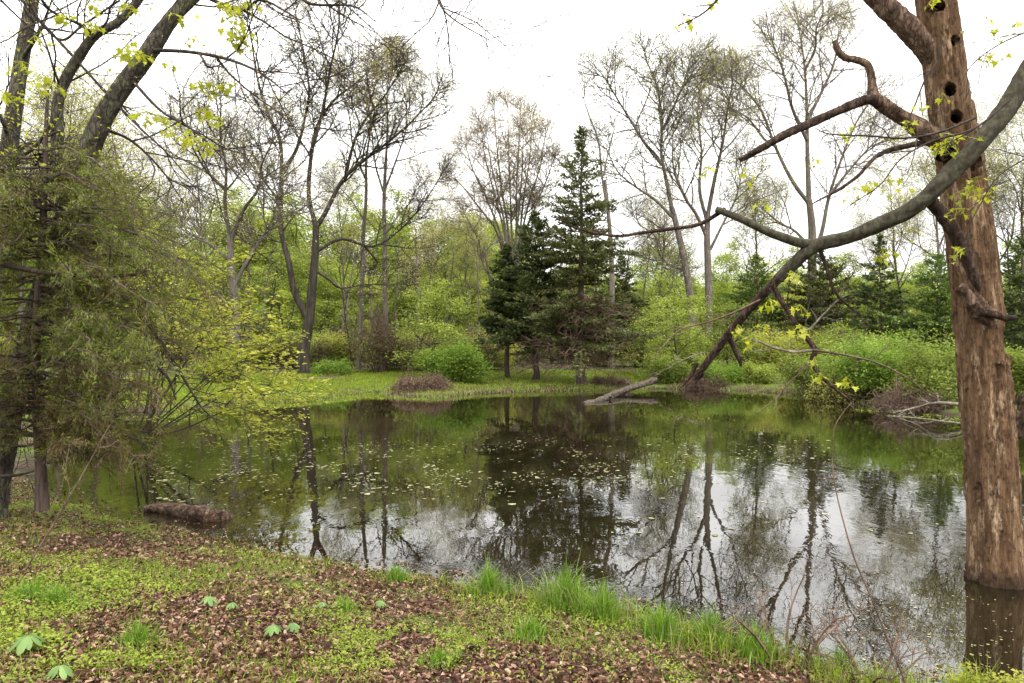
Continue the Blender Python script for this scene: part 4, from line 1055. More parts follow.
# ------------------------------------------------------------------ the long bough arching in front of the dead trunk
def long_bough():
    R = random.Random(77)
    t = thing('arching_tree', 'grey green bough arching low over the pond in front of the dead trunk', 'tree', (8.2, 7.1, gz1(8.2, 7.1)))
    z = gz1(8.2, 7.1)
    tr = catmull([Vector((8.2, 7.1, z - .3)), Vector((8.15, 7.1, 1.5)), Vector((7.95, 7.0, 3.6)), Vector((7.6, 6.9, 5.6)), Vector((7.5, 6.9, 8)), Vector((7.4, 6.9, 11))], 5)
    g = G(); g.tube(tr, lerpl([.3, .26, .23, .2, .15, .05], len(tr)), 12); g.build('trunk', M['bark_bough'], t, True)
    Yb = [6.75, 6.72, 6.7, 6.7, 6.72, 6.76, 6.82, 6.9, 7.0, 7.12, 7.25, 7.4, 7.55, 7.7, 7.8]
    line = [(1290, -270), (1120, -70), (1060, 15), (1028, 72), (1007, 108), (976, 147), (945, 180), (915, 207), (880, 224), (845, 238), (815, 246), (790, 268), (765, 293), (740, 320), (718, 347), (696, 376)]
    Yb = [6.95] + Yb
    lp = catmull([P(a, b, y) for (a, b), y in zip(line, Yb)], 7)
    wd = [52, 36, 29, 27, 26, 26, 26, 25.5, 23, 21, 21, 19, 17.5, 16, 15, 12]
    lr = [w * .66 / FPX * 7 / 2 for w in lerpl(wd, len(lp))]
    cut = len(lp) - 26
    g = G(); g.rtube(lp[:cut + 1], lr[:cut + 1], 28, .24, 9, 3, .018); g.build('bough', M['bark_bough'], t, True)
    lr2 = [r * .97 for r in lr[cut:]]
    g = G(); g.rtube(lp[cut:], lr2, 22, .42, 9, 4, .014, .12)
    for k in range(9):   # torn splinters at the broken end
        d = (lp[-1] - lp[-2]).normalized(); q = lp[-1] + rvec(R) * .03
        g.tube([q - d * .1, q + d * R.uniform(.02, .16) + rvec(R) * .015], [.022, .004], 4)
    g.build('broken_end', M['bark_rotten'], t, True)
    def br(name, pts, w, mat, Y, sides=7, twig=0, tl=.5, rough=.06):
        l2 = catmull([P(q[0], q[1], Y + (q[2] if len(q) > 2 else 0)) for q in pts], 6)
        r2 = [x / FPX * Y / 2 for x in lerpl(w, len(l2))]
        g = G()
        if w[0] > 4: g.rtube(l2, r2, 14, rough * 4, 9, R.random() * 9, .015)
        else: g.tube(l2, [x * R.uniform(1 - rough, 1 + rough) for x in r2], sides)
        bo = g.build(name, mat, t, True); g = G()
        if twig: spawn(g, [], l2, r2, 1, dict(S_BIG, n=(0, twig, 4, 0), len=(0, tl, tl * .5), ang=(0, 45, 45, 0), r=(0, .006, .004), rmin=.0028, s0=(.2, .12, .1, .1), up=(0, .0, -.02, 0), wig=(.1, .12, .16, .2)), R); g.build('twigs', mat, bo)
        return l2
    br('torn_fork', [(930, 200), (941, 212), (955, 234), (966, 256), (975, 278), (980, 292)], [13, 12, 11.5, 11, 9, 4], M['bark_rotten'], 6.86, 10, rough=.14)
    br('branch', [(815, 246), (790, 240), (762, 229), (740, 219), (716, 209)], [11, 9, 8, 7, 6], M['bark_bough'], 7.15, 9, 0)
    br('branch', [(725, 209), (700, 224), (670, 229), (640, 233), (618, 236), (590, 232), (558, 222)], [4.5, 4, 3.5, 3, 2.8, 2.2, 1.4], M['bark_rotten'], 7.2, 6, 6, .35)
    br('branch', [(772, 284), (784, 305), (800, 330), (815, 350), (811, 360), (820, 375), (838, 391), (851, 401)], [6, 5.5, 5, 5.5, 4.5, 4, 3, 1.6], M['bark_rotten'], 7.2, 7, 6, .4)
    br('branch', [(820, 250), (828, 272), (834, 290), (846, 304), (862, 316)], [4, 3.5, 3, 2.4, 1.4], M['bark_rotten'], 7.1, 6, 6, .4)
    br('branch', [(813, 350), (795, 352), (775, 348), (760, 342), (752, 338)], [3.4, 3, 2.6, 2.2, 1], M['wood_bleached'], 7.2, 6, 3, .3)
    br('branch', [(770, 288), (788, 312), (806, 330), (822, 316), (838, 300), (850, 294)], [2.6, 2.4, 2.2, 2, 1.6, 1], M['wood_bleached'], 7.25, 5, 4, .3)
    br('branch', [(728, 336), (738, 356), (741, 366)], [6, 5, 2.5], M['bark_rotten'], 7.7, 7)
    br('branch', [(818, 352), (806, 368), (790, 382), (776, 398), (756, 414)], [2, 1.8, 1.5, 1.2, .8], M['twig_brown'], 7.2, 4, 3, .25)
    br('branch', [(813, 350), (850, 356), (880, 364), (910, 380), (935, 400)], [2.4, 2, 1.7, 1.3, .8], M['twig_brown'], 7.1, 4, 5, .3)
    br('twig', [(760, 300), (735, 312), (708, 322), (680, 330), (660, 350)], [2.4, 2, 1.6, 1.2, .8], M['twig_brown'], 7.3, 4, 5, .3)
    br('twig', [(975, 118), (940, 132), (905, 138), (870, 136), (830, 134), (815, 128)], [2.6, 2.4, 2.2, 1.8, 1.4, .9], M['twig_dark'], 6.5, 5, 6, .45)
    br('twig', [(1010, 100), (975, 128), (930, 142), (900, 160), (880, 185), (850, 205)], [2.4, 2.2, 1.9, 1.6, 1.3, .8], M['twig_dark'], 6.4, 5, 7, .45)
    br('twig', [(1060, 15), (1030, 30), (1000, 44), (975, 62), (955, 90)], [2, 1.7, 1.4, 1.2, .8], M['twig_dark'], 6.6, 5, 6, .5)
    br('twig', [(1080, 120), (1040, 150), (1000, 175), (980, 205), (966, 232)], [2, 1.7, 1.4, 1.1, .7], M['twig_dark'], 6.4, 5, 6, .45)
    br('twig', [(942, 40), (938, 60), (925, 80), (915, 105), (910, 116)], [2.2, 2, 2, 1.6, 1], M['twig_dark'], 6.9, 5, 2, .3)
    br('twig', [(1150, -140), (960, -120), (820, -60), (740, -20), (705, 12), (678, 26)], [7, 6, 4, 3, 2, 1], M['twig_dark'], 6.6, 5, 7, .45)
    for (x, y, n, sp) in [(846, 160, 0, 0), (851, 134, 5, 6), (888, 185, 8, 9), (952, 140, 14, 9), (940, 148, 6, 6), (972, 192, 9, 8), (990, 194, 5, 4), (957, 214, 7, 6), (942, 98, 3, 3), (922, 107, 3, 4), (905, 126, 4, 4), (985, 22, 6, 6), (1015, 30, 6, 7), (933, 4, 5, 4), (990, 58, 6, 6), (684, 20, 7, 6), (717, 2, 4, 4), (744, 174, 5, 6), (803, 332, 8, 6), (846, 382, 5, 4), (820, 378, 5, 4), (752, 340, 6, 5), (738, 330, 4, 4), (766, 330, 5, 5), (770, 304, 5, 5), (800, 310, 5, 5), (883, 254, 6, 6), (868, 186, 5, 5), (855, 194, 4, 5), (815, 362, 3, 3), (790, 276, 4, 4), (765, 205, 4, 4), (705, 172, 4, 4), (812, 162, 4, 4), (955, 252, 5, 5), (977, 182, 5, 5), (913, 232, 4, 5)]:
        if n: sprig(t, x, y, 6.75, int(n * 1.4), sp, .07, R)
long_bough()

# ------------------------------------------------------------------ near left: lichen tree, its neighbour, the near cedar
def lichen_tree():
    R = random.Random(88); Y = 9.3
    b = P(-6, 520, Y); z = gz1(b.x, b.y)
    t = thing('lichen_tree', 'leaning tree with lichen spotted bark and a forked stem at upper left', 'tree', (b.x, b.y, z))
    line = [(-8, 545), (-6, 515), (0, 470), (12, 410), (32, 330), (52, 262), (66, 222), (76, 185), (88, 152), (100, 125), (119, 92), (142, 60), (163, 30), (186, 0), (225, -60), (280, -140)]
    lp = catmull([P(x, y, Y) for x, y in line], 8)
    lr = [w * .64 / FPX * Y / 2 for w in lerpl([52, 40, 36, 34, 33, 32, 33, 31, 30, 30, 28, 27, 25, 22, 18, 10], len(lp))]
    g = G(); g.rtube(lp, lr, 28, .16, 6, 5, .03); g.build('trunk', M['bark_lichen'], t, True)
    tips = []
    S = dict(S_BIG, n=(7, 6, 5, 0), len=(1.5, .8, .4), r=(.014, .007, .0045), rmin=.0028, ang=(45, 45, 45))
    def limb(pts, w, tw=1.0, mat='bark_lichen', sides=10, dY=0):
        l2 = catmull([P(q[0], q[1], Y + (q[2] if len(q) > 2 else dY * i / len(pts))) for i, q in enumerate(pts)], 6)
        r2 = [x * .85 / FPX * Y / 2 for x in lerpl(w, len(l2))]
        g = G()
        if w[0] > 9: g.rtube(l2, r2, 16, .16, 7, w[0], .03)
        else: g.tube(l2, r2, sides)
        lo = g.build('limb', M[mat], t, True); g = G()
        if tw: spawn(g, tips, l2, r2, 0, S, R, tw); g.build('twigs', M['twig_dark'], lo)
    limb([(66, 215), (61, 180), (57, 140), (58, 102), (66, 78), (82, 52), (96, 34), (118, 22), (142, -4), (160, -40)], [16, 14, 13, 12, 11.5, 11, 10, 9, 8, 5], 1.0)
    limb([(163, 30), (180, 14), (200, -6), (230, -30)], [11, 10, 9, 5], .5)
    limb([(58, 104), (48, 130), (30, 150), (10, 168)], [5, 4, 3, 2], .6, sides=6)
    limb([(150, 50), (190, 52), (230, 60), (262, 74), (290, 96)], [5, 4, 3.2, 2.4, 1.2], 1.1, 'twig_dark', 6, -2)
    limb([(130, 78), (160, 110), (190, 128), (215, 150), (250, 190)], [4, 3.4, 2.8, 2, 1], 1.1, 'twig_dark', 6, -1.5)
    limb([(190, -10), (240, 10), (262, 0), (300, 20)], [5, 4, 3, 1.4], .9, 'twig_dark', 6, -1)
    limb([(100, 128), (130, 140), (160, 168), (182, 200)], [4, 3.2, 2.4, 1.2], .9, 'twig_dark', 6, 1)
    limb([(96, 35), (75, 22), (50, 10), (35, -10)], [5, 4, 3, 2], .8, 'twig_dark', 6, -1)
    limb([(280, -140), (350, -120), (420, -50), (436, -4), (452, 18), (496, 44)], [9, 7, 5, 2.6, 1.8, .8], 2.0, 'twig_dark', 6, -1)
    limb([(250, -95), (300, -50), (325, 0), (345, 16), (374, 32)], [7, 5, 2.6, 1.8, .8], 1.4, 'twig_dark', 6, -1)
    limb([(250, -95), (290, -30), (306, 2), (352, 6), (376, 22)], [6, 4, 3, 2, 1], .4, 'twig_dark', 6, -1.5)
    limb([(15, -16), (25, 4), (60, 42), (110, 97), (140, 128), (167, 153), (190, 180)], [4, 3.6, 3.4, 3.2, 2.6, 2, 1], .25, 'twig_dark', 6)
    limb([(30, 5), (42, 24), (62, 40), (82, 26), (120, 0)], [4, 3.4, 3, 2.6, 2], .4, 'twig_dark', 6)
    for (x, y, n, sp) in [(128, 50, 10, 6), (142, 58, 8, 5), (90, 26, 6, 4), (66, 17, 6, 4), (97, 3, 5, 5), (132, 10, 5, 4), (50, 84, 10, 7), (35, 40, 6, 5), (232, 32, 14, 8), (243, 40, 12, 7), (238, 18, 8, 6), (250, 8, 7, 6), (228, 6, 8, 6), (205, 87, 9, 6), (222, 88, 7, 5), (207, 112, 8, 5), (217, 120, 6, 4), (193, 140, 9, 6), (209, 147, 6, 4), (175, 132, 6, 5), (148, 116, 10, 6), (160, 120, 5, 4), (10, 100, 6, 6), (22, 66, 5, 5), (170, 64, 4, 4), (196, 40, 5, 5), (185, 22, 4, 4)]:
        sprig(t, x, y, Y - .9, int(n * 1.9), sp * 1.25, .085, R)
    g = G(); tip_leaves(g, tips, .35, .03, .03, 5); g.build('buds', M['leaf_rust'], t)
lichen_tree()
def left_edge_tree():
    R = random.Random(89); Y = 10.5
    b = P(-26, 500, Y); t = thing('edge_tree', 'straight lichen covered trunk at the upper left edge, behind the leaning tree', 'tree', (b.x, b.y, gz1(b.x, b.y)))
    lp = catmull([P(x, y, Y) for x, y in [(-30, 520), (-24, 430), (-14, 330), (0, 210), (9, 150), (17, 90), (25, 40), (32, 0), (44, -80), (50, -180)]], 6)
    lr = [w / FPX * Y / 2 for w in lerpl([30, 24, 20, 18, 16, 14, 13, 12, 10, 5], len(lp))]
    g = G(); g.tube(lp, lr, 14); g.build('trunk', M['bark_lichen'], t, True)
    tips = []; S = dict(S_BIG, n=(6, 5, 5, 0), len=(1.4, .7, .4), r=(.014, .007, .0045), rmin=.003)
    for pts in [[(2, 190), (20, 150), (40, 140), (62, 130)], [(10, 140), (-4, 110), (-30, 90)], [(22, 60), (40, 30), (52, 0)], [(0, 205), (24, 215), (60, 205), (90, 210)]]:
        l2 = catmull([P(x, y, Y - .5 * i) for i, (x, y) in enumerate(pts)], 5); r2 = [v / FPX * Y / 2 for v in lerpl([5, 3, 1.2], len(l2))]
        g = G(); g.tube(l2, r2, 6); spawn(g, tips, l2, r2, 0, S, R, 1.0); g.build('limb', M['bark_lichen'], t, True)
    g = G(); tip_leaves(g, tips, .7, .06, .06, 6); g.build('foliage', M['leaf_yellow'], t)
left_edge_tree()

def near_cedar():
    R = random.Random(91); rg = np.random.default_rng(91); Y = 9.1
    b = P(40, 497, Y); z = gz1(b.x, b.y)
    t = thing('near_cedar', 'large feathery cedar with brownish drooping boughs at the near left shore', 'conifer', (b.x, b.y, z))
    lp = catmull([P(x, y, Y) for x, y in [(42, 510), (41, 470), (38, 420), (36, 350), (40, 280), (44, 200), (46, 130), (48, 90)]], 5)
    lr = [w / FPX * Y / 2 for w in lerpl([14, 10, 9.5, 9, 8, 6, 4, 2], len(lp))]
    g = G(); g.tube(lp, lr, 12); g.build('trunk', M['bark_cedar'], t, True)
    br = G(); C = []; D = []; Tn = []; dead = G()
    specs = []
    for i in range(190):
        y0 = 150 + 295 * ((i + R.random()) / 190)
        right = R.random() < .68
        reach = R.uniform(60, 180) if right else -R.uniform(40, 150)
        if right and y0 < 210: reach *= .55
        if vnoise(np.array([y0 * .09]), np.array([3.0 if right else 8.0]), 92)[0] < .36: reach *= .45
        if right and 190 < y0 < 300: reach *= 1.05
        if y0 > 380: reach *= .75
        if right and y0 > 320: reach *= .72
        specs.append((y0, reach, R.uniform(-2.3, .9), R.uniform(.02, .42)))
    for i in range(26): specs.append((R.uniform(385, 465), R.uniform(55, 125), R.uniform(-1.6, 1.0), R.uniform(.0, .22)))
    for i in range(40): specs.append((R.uniform(170, 440), -R.uniform(40, 110), R.uniform(-1.8, 1.0), R.uniform(.0, .3)))
    for (y0, reach, dy, dr) in specs:
        pts = []
        for s in range(7):
            u = s / 6
            pts.append(P(40 + reach * u, y0 + reach * .0 + abs(reach) * (dr * u * u - .12 * u * (1 - u)), Y + dy * u) + rvec(R) * .03)
        l2 = catmull(pts, 3); n = len(l2)
        w = R.uniform(.010, .022)
        br.tube(l2, [w * (1 - .8 * k / n) for k in range(n)], 5)
        Lm = (l2[-1] - l2[0]).length
        ns = int(Lm * 10)
        brown = R.random()
        for s in range(ns):
            f = (.12 + .88 * (s + R.random()) / ns) * (n - 1); i = min(int(f), n - 2); o = l2[i].lerp(l2[i + 1], f - i)
            dd = (l2[i + 1] - l2[i]).normalized()
            sd = (dd * R.uniform(.3, 1) + rvec(R) * .4 + Vector((0, 0, -.13))).normalized()
            sl = R.uniform(.16, .42)
            br.tube([o, o + sd * sl * .5, o + sd * sl + Vector((0, 0, -.03))], [.005, .0035, .002], 3)
            cl = np.clip(R.gauss(.66 if brown > .3 else .3, .18) - (.2 if y0 > 350 else 0), 0, 1)
            for w_ in range(int(sl * 95)):
                u = R.random() ** .8
                C.append(tuple(o + sd * sl * u + rvec(R) * .022)); D.append(tuple(sd * .9 + rvec(R) * .42)); Tn.append(float(np.clip(cl + R.gauss(0, .12), 0, 1)))
    br.build('branches', M['bark_cedar'], t)
    needles(G(), C, D, .058, rg, asp=.17, tint=np.array(Tn)).build('foliage', M['cedar_near'], t)
    # bare crooked boughs
    def bough(pts, w, tw=10):
        l2 = catmull([P(x, y, Yv) for x, y, Yv in pts], 5); r2 = [v / FPX * 9 / 2 * R.uniform(.9, 1.1) for v in lerpl(w, len(l2))]
        g = G(); g.tube(l2, r2, 7)
        spawn(g, [], l2, r2, 1, dict(S_BIG, n=(0, tw, 6, 0), len=(0, .7, .3), r=(0, .008, .005), rmin=.003, up=(0, 0, -.03, 0), s0=(.2, .2, .1, .1)), R); g.build('bare_bough', M['twig_dark'], t, True)
    bough([(-20, 208, 9), (10, 211, 9), (30, 207, 9), (50, 210, 9)], [4, 5, 4, 2], 4)
    bough([(-20, 247, 8.6), (20, 246, 8.6), (52, 244, 8.6), (72, 240, 8.6)], [5, 4.5, 3.5, 1.5], 4)
    bough([(-10, 262, 8.4), (40, 272, 8.4), (90, 276, 8.4), (130, 275, 8.5), (148, 270, 8.6)], [5, 4.5, 4, 3.2, 1.4], 8)
    bough([(34, 328, 9.5), (68, 341, 9.2), (104, 356, 8.9), (135, 363, 8.8), (152, 364, 8.8), (168, 378, 8.8), (176, 400, 8.8)], [6, 5.5, 5, 4.5, 4, 3, 1.5], 10)
    bough([(60, 296, 9.5), (75, 312, 9.3), (84, 326, 9.2), (98, 348, 9.2)], [4.5, 4, 3.2, 1.4], 6)
    bough([(118, 290, 9.6), (140, 315, 9.6), (160, 340, 9.6), (180, 372, 9.6), (200, 405, 9.6), (215, 420, 9.6)], [5, 4.5, 3.8, 3, 2, 1.2], 10)
    bough([(40, 372, 9.8), (70, 386, 9.4), (100, 402, 9.2), (130, 430, 9.0), (150, 458, 9.0)], [4, 3.4, 2.8, 2, 1.2], 9)
    bough([(0, 476, 8.8), (18, 475, 8.8), (34, 471, 8.8)], [3.4, 3, 1.5], 2)
    bough([(0, 445, 9), (24, 446, 9), (40, 442, 9)], [3.4, 3, 1.5], 2)
near_cedar()

# yellow green shrub reaching over the left bank
def yellow_shrub():
    R = random.Random(95); Y = 17
    b = P(140, 436, Y); t = thing('yellow_shrub', 'arching shrub with pale yellow new leaves in front of the grass bank', 'shrub', (b.x, b.y, gz1(b.x, b.y)))
    tips = []; g = G()
    S = dict(n=(9, 6, 0), len=(1.5, .55), ang=(38, 45), r=(.013, .007), rmin=.0045, wig=(.1, .14, .18), up=(.0, -.02, -.02), max=2, seg=(6, 5, 4))
    for (ex, ey, dy) in [(300, 395, 1), (290, 370, -1), (275, 345, 2), (262, 322, -2), (240, 300, 1), (222, 288, -1.5), (200, 275, 2), (180, 268, 0), (255, 380, -2.5), (232, 350, -2), (285, 420, -1.5), (215, 320, 2.5), (150, 290, -1), (190, 330, -3), (265, 400, -3)]:
        pts = [P(140 + R.uniform(-8, 8), 440, Y), P(140 + (ex - 140) * .3, 440 + (ey - 440) * .55, Y + dy * .4), P(140 + (ex - 140) * .68, 440 + (ey - 440) * .92 - 14, Y + dy * .75), P(ex, ey, Y + dy)]
        l2 = catmull(pts, 6); r2 = lerpl([.024, .014, .005], len(l2)); g.tube(l2, r2, 5); spawn(g, tips, l2, r2, 0, S, R, 1.0)
    g.build('stems', M['twig_dark'], t)
    g = G(); tip_leaves(g, tips, 3.4, (.09, .09, .03), .12, 96, up=1.6); g.build('foliage', M['leaf_yellow_soft'], t)
M['leaf_yellow_soft'] = leafmat('leaf_yellow_soft', [(.20, .22, .03), (.31, .32, .045), (.44, .42, .09)], 0.45)
yellow_shrub()
# ------------------------------------------------------------------ near bank: litter, ground cover, grass
rg = np.random.default_rng(301)
def near_pts(n, y0=3.0, y1=12.5, pw=1.6):
    y = y0 + (y1 - y0) * rg.random(n) ** pw
    x = (rg.random(n) * 1.24 - .62 - .03) * 1.36 * y * .82
    return np.stack([x, y], 1)
def litter(g, xy, size, seed):
    r = np.random.default_rng(seed); N = len(xy); z = np.maximum(gz(xy[:, 0], xy[:, 1]), .0) + r.uniform(.004, .035, N) * (gz(xy[:, 0], xy[:, 1]) > .01) + .003
    a = r.uniform(0, 6.283, N); wet_ = gz(xy[:, 0], xy[:, 1]) > .01; tl = r.normal(0, .38, N) * wet_; rl = r.normal(0, .5, N) * wet_
    ax = np.stack([np.cos(a) * np.cos(tl), np.sin(a) * np.cos(tl), np.sin(tl)], 1)
    s = np.stack([-np.sin(a) * np.cos(rl), np.cos(a) * np.cos(rl), np.sin(rl)], 1); nr = np.cross(ax, s)
    c = np.stack([xy[:, 0], xy[:, 1], z], 1)
    L = (size * r.uniform(.55, 1.35, N))[:, None]; W = L * r.uniform(.3, .55, N)[:, None]; cu = L * r.normal(.16, .16, N)[:, None]
    b = c - ax * L * .5; tp = c + ax * L * .5 + nr * cu * .8
    l1 = c - ax * L * .22 + s * W * .5 + nr * cu; l2 = c + ax * L * .2 + s * W * .42 + nr * cu
    r1 = c - ax * L * .22 - s * W * .5 + nr * cu; r2 = c + ax * L * .2 - s * W * .42 + nr * cu
    m = c - nr * L * .03
    V = np.stack([b, l1, l2, tp, r2, r1, m], 1); i = np.arange(N)[:, None] * 7
    t = r.random(N) ** 1.5
    g.add(V, np.concatenate([i + np.array([[0, 6, 2, 1]])[:, [0, 1, 2, 3]], i + np.array([[0, 5, 4, 6]])]), np.concatenate([i + np.array([[6, 3, 2]]), i + np.array([[6, 4, 3]])]), np.tile(t, 2), np.tile(t, 2))

def green_mask(xy):
    v = .5 * fbm(xy[:, 0] * .9 + 7, xy[:, 1] * .9, 61, 3) + .5 * fbm(xy[:, 0] * 3.1 + 7, xy[:, 1] * 3.1, 62, 4)
    left = np.clip((-xy[:, 0] - 0.2) / 4, 0, 1)
    return v + .05 * left - .03
xy = near_pts(150000); d = pond_dist(xy[:, 0], xy[:, 1]); k = (d > .0) | ((d > -.45) & (rg.random(len(d)) < .22 * fbm(xy[:, 0] * 2, xy[:, 1] * 2, 70, 3) * 1.6)); xy = xy[k]
k = rg.random(len(xy)) < np.clip(1.35 - 1.3 * sstep((green_mask(xy) - .50) / .10), .4, 1); xy = xy[k]
g = G(); litter(g, xy, .040, 302)
tag(g.build('leaf_litter', M['litter']), 'curled brown dead leaves littering the near bank', 'dead leaves', kind='stuff')

# low broad leaved ground cover: little rosettes
xy = near_pts(90000, pw=1.45); d = pond_dist(xy[:, 0], xy[:, 1]); gm = green_mask(xy)
k = (d > .05) & (rg.random(len(xy)) < np.clip(.7 * sstep((gm - .49) / .12), .06, 1)); xy = xy[k]
z = gz(xy[:, 0], xy[:, 1]); nl = 5
sz_ = .6 + 1.5 * np.clip(fbm(xy[:, 0] * 1.3 + 40, xy[:, 1] * 1.3, 65, 4) - .35, 0, 1) * 1.6 * rg.uniform(.5, 1.5, len(xy))
c = np.repeat(np.stack([xy[:, 0], xy[:, 1], z], 1), nl, 0); c[:, :2] += rg.normal(0, .018, (len(c), 2)); c[:, 2] += rg.uniform(.008, .06, len(c)) * np.repeat(sz_, nl)
g = G(); leaves(g, c, .017 * np.repeat(sz_, nl), 303, up=.7, asp=.55, fold=.12, tint=np.clip(.5 * np.repeat(fbm(xy[:, 0] * 2, xy[:, 1] * 2, 63, 2), nl) + .5 * rg.random(len(c)), 0, 1))
tag(g.build('ground_cover', M['cover']), 'low yellow green ground cover growing through the leaves', 'ground cover', kind='stuff')

xy = near_pts(80000, pw=1.4); d = pond_dist(xy[:, 0], xy[:, 1]); gm = green_mask(xy + 3.3)
k = (d > .03) & (rg.random(len(xy)) < np.clip(sstep((gm - .46) / .12) * .9, .05, 1) + .5 * np.exp(-((d - .25) / .25) ** 2)); xy = xy[k]
dn = pond_dist(xy[:, 0], xy[:, 1]); pr = np.clip((xy[:, 0] + 1.2) / 1.5, 0, 1) * np.exp(-((dn - .2) / .4) ** 2) * (.3 + 1.4 * fbm(xy[:, 0] * 1.7, xy[:, 1] * 1.7, 69, 2))
g = G(); blades(g, xy, gz(xy[:, 0], xy[:, 1]) - .01, .06 + .05 * rg.random(len(xy)) + .16 * pr, .006, 304, .7)
tag(g.build('near_grass', M['grass']), 'short bright grass sprouting in patches on the near bank', 'grass', kind='stuff')

# grass tufts one can tell apart
tufts = [(396, 583, .22, 'small grass tuft at the waterline left of centre', .16), (490, 596, .34, 'grass tuft at the point where the bank juts into the water', .22), (566, 612, .46, 'tallest and brightest grass tuft on the near shoreline', .26),
    (603, 622, .36, 'broad grass tuft just right of the tallest tuft', .26), (662, 640, .32, 'grass tuft leaning over the water near lower centre', .24), (712, 646, .34, 'round grass tuft half in the water', .2), (755, 660, .3, 'last grass tuft before the bare twigs on the right', .24),
    (138, 650, .22, 'fine leaved grass tuft among dead leaves in the left foreground', .14), (30, 604, .2, 'pale grass tuft at the left picture edge', .2), (60, 606, .18, 'wide low grass tuft beside the pale edge tuft', .22), (840, 676, .25, 'narrow grass tuft at the bottom edge under the tangled twigs', .14), (345, 612, .16, 'little grass tuft beside the pair of umbrella plants', .12), (530, 640, .2, 'low grass tuft on the bank below the tallest tuft', .2), (440, 668, .16, 'short grass tuft near the bottom edge of the picture', .16)]
for i, (px, py, h, lab, rad) in enumerate(tufts):
    z = .1
    for _ in range(6): x, y = WP(px, py, z); z = max(gz1(x, y), 0)
    t = thing('grass_tuft', lab, 'grass tuft', (x, y, z), 'grass tufts on the near bank')
    n = int(420 * rad / .2); a = rg.uniform(0, 6.28, n); r_ = np.abs(rg.normal(0, rad * .62, n)) * (1 + .5 * np.sin(a * 2 + i))
    xy = np.stack([x + np.cos(a) * r_, y + np.sin(a) * r_], 1)
    g = G(); blades(g, xy, np.maximum(gz(xy[:, 0], xy[:, 1]), -.05) - .01, h * np.exp(-(r_ / rad) ** 2 * .7) * (.55 + .6 * rg.random(n)), .0075, 400 + i, .5); g.build('blades', M['grass_tall'], t)
    m = n // 8; g = G(); blades(g, xy[:m], np.maximum(gz(xy[:m, 0], xy[:m, 1]), -.05), h * .7, .006, 450 + i, .9); g.build('dry_blades', M['grass_dry'], t)

# sticks lying in the litter
for i in range(16):
    px, py = rg.uniform(20, 760), rg.uniform(545, 680)
    z = .3
    for _ in range(5): x, y = WP(px, py, z); z = max(gz1(x, y), 0)
    if float(pond_dist(np.array([x]), np.array([y]))[0]) < .25: continue
    a = rg.uniform(0, 6.28); L = rg.uniform(.2, .7); pts = []
    for s_ in range(5):
        qx, qy = x + math.cos(a) * L * s_ / 4, y + math.sin(a) * L * s_ / 4; a += rg.normal(0, .12)
        pts.append(Vector((qx, qy, max(gz1(qx, qy), 0) + .025)))
    o = thing('fallen_twig', 'thin dead twig lying among the leaves of the near bank', 'twig', pts[0], 'dead twigs on the near bank')
    g = G(); r0 = rg.uniform(.004, .009); g.tube(pts, [r0, r0 * .95, r0 * .85, r0 * .7, r0 * .4], 6); g.build('stem', M['twig_brown'], o, True)

# umbrella leaved plants
for i, (px, py, s, lab) in enumerate([(208, 604, .16, 'umbrella plant left of its smaller neighbour, in the middle of the left bank'), (232, 608, .13, 'smaller umbrella plant right beside its neighbour on the left bank'), (28, 654, .24, 'largest umbrella plant, in the lower left corner'),
        (273, 634, .16, 'umbrella plant touching a taller leaf, left of the pair below centre'), (293, 631, .15, 'blue green umbrella plant at the right of its pair'), (60, 678, .16, 'umbrella plant cut by the bottom edge at left'), (322, 607, .13, 'upright umbrella plant standing in dead leaves'),
        (380, 606, .14, 'umbrella plant close to the waterline left of centre'), (450, 634, .09, 'tiny pale umbrella plant in the open leaf litter')]):
    z = .3
    for _ in range(6): x, y = WP(px, py + 4, z); z = max(gz1(x, y), 0)
    R = random.Random(500 + i); t = thing('umbrella_plant', lab, 'plant', (x, y, z), 'umbrella plants on the near bank')
    hh = s * .55
    g = G(); g.tube([Vector((x, y, z - .02)), Vector((x + .01, y, z + hh * .5)), Vector((x, y, z + hh))], [.005, .004, .003], 5); g.build('stem', M['stem_green'], t, True)
    g = G(); nlobe = 8; ctr = np.array([x, y, z + hh])
    for k in range(nlobe):
        a = 2 * math.pi * k / nlobe + R.uniform(-.15, .15); L = s * R.uniform(.7, 1.1) * .46; w = L * .26
        ax = np.array([math.cos(a), math.sin(a), 0]); sd = np.array([-math.sin(a), math.cos(a), 0]); up = np.array([0, 0, 1.0])
        rows = [(0, .06, 0), (.3, .6, -.03), (.6, 1.0, -.22), (.85, .75, -.5), (1.0, .12, -.72)]
        V = []
        for (u, ww, dz) in rows:
            c0 = ctr + ax * L * u + up * L * dz
            V += [c0 - sd * w * ww - up * w * ww * .5, c0 + up * .0, c0 + sd * w * ww - up * w * ww * .5]
        Q = []
        for r in range(4):
            Q += [(3 * r, 3 * r + 1, 3 * r + 4, 3 * r + 3), (3 * r + 1, 3 * r + 2, 3 * r + 5, 3 * r + 4)]
        g.add(V, Q, tq=np.full(8, R.random()))
    g.build('leaf', M['mayapple'], t, True)

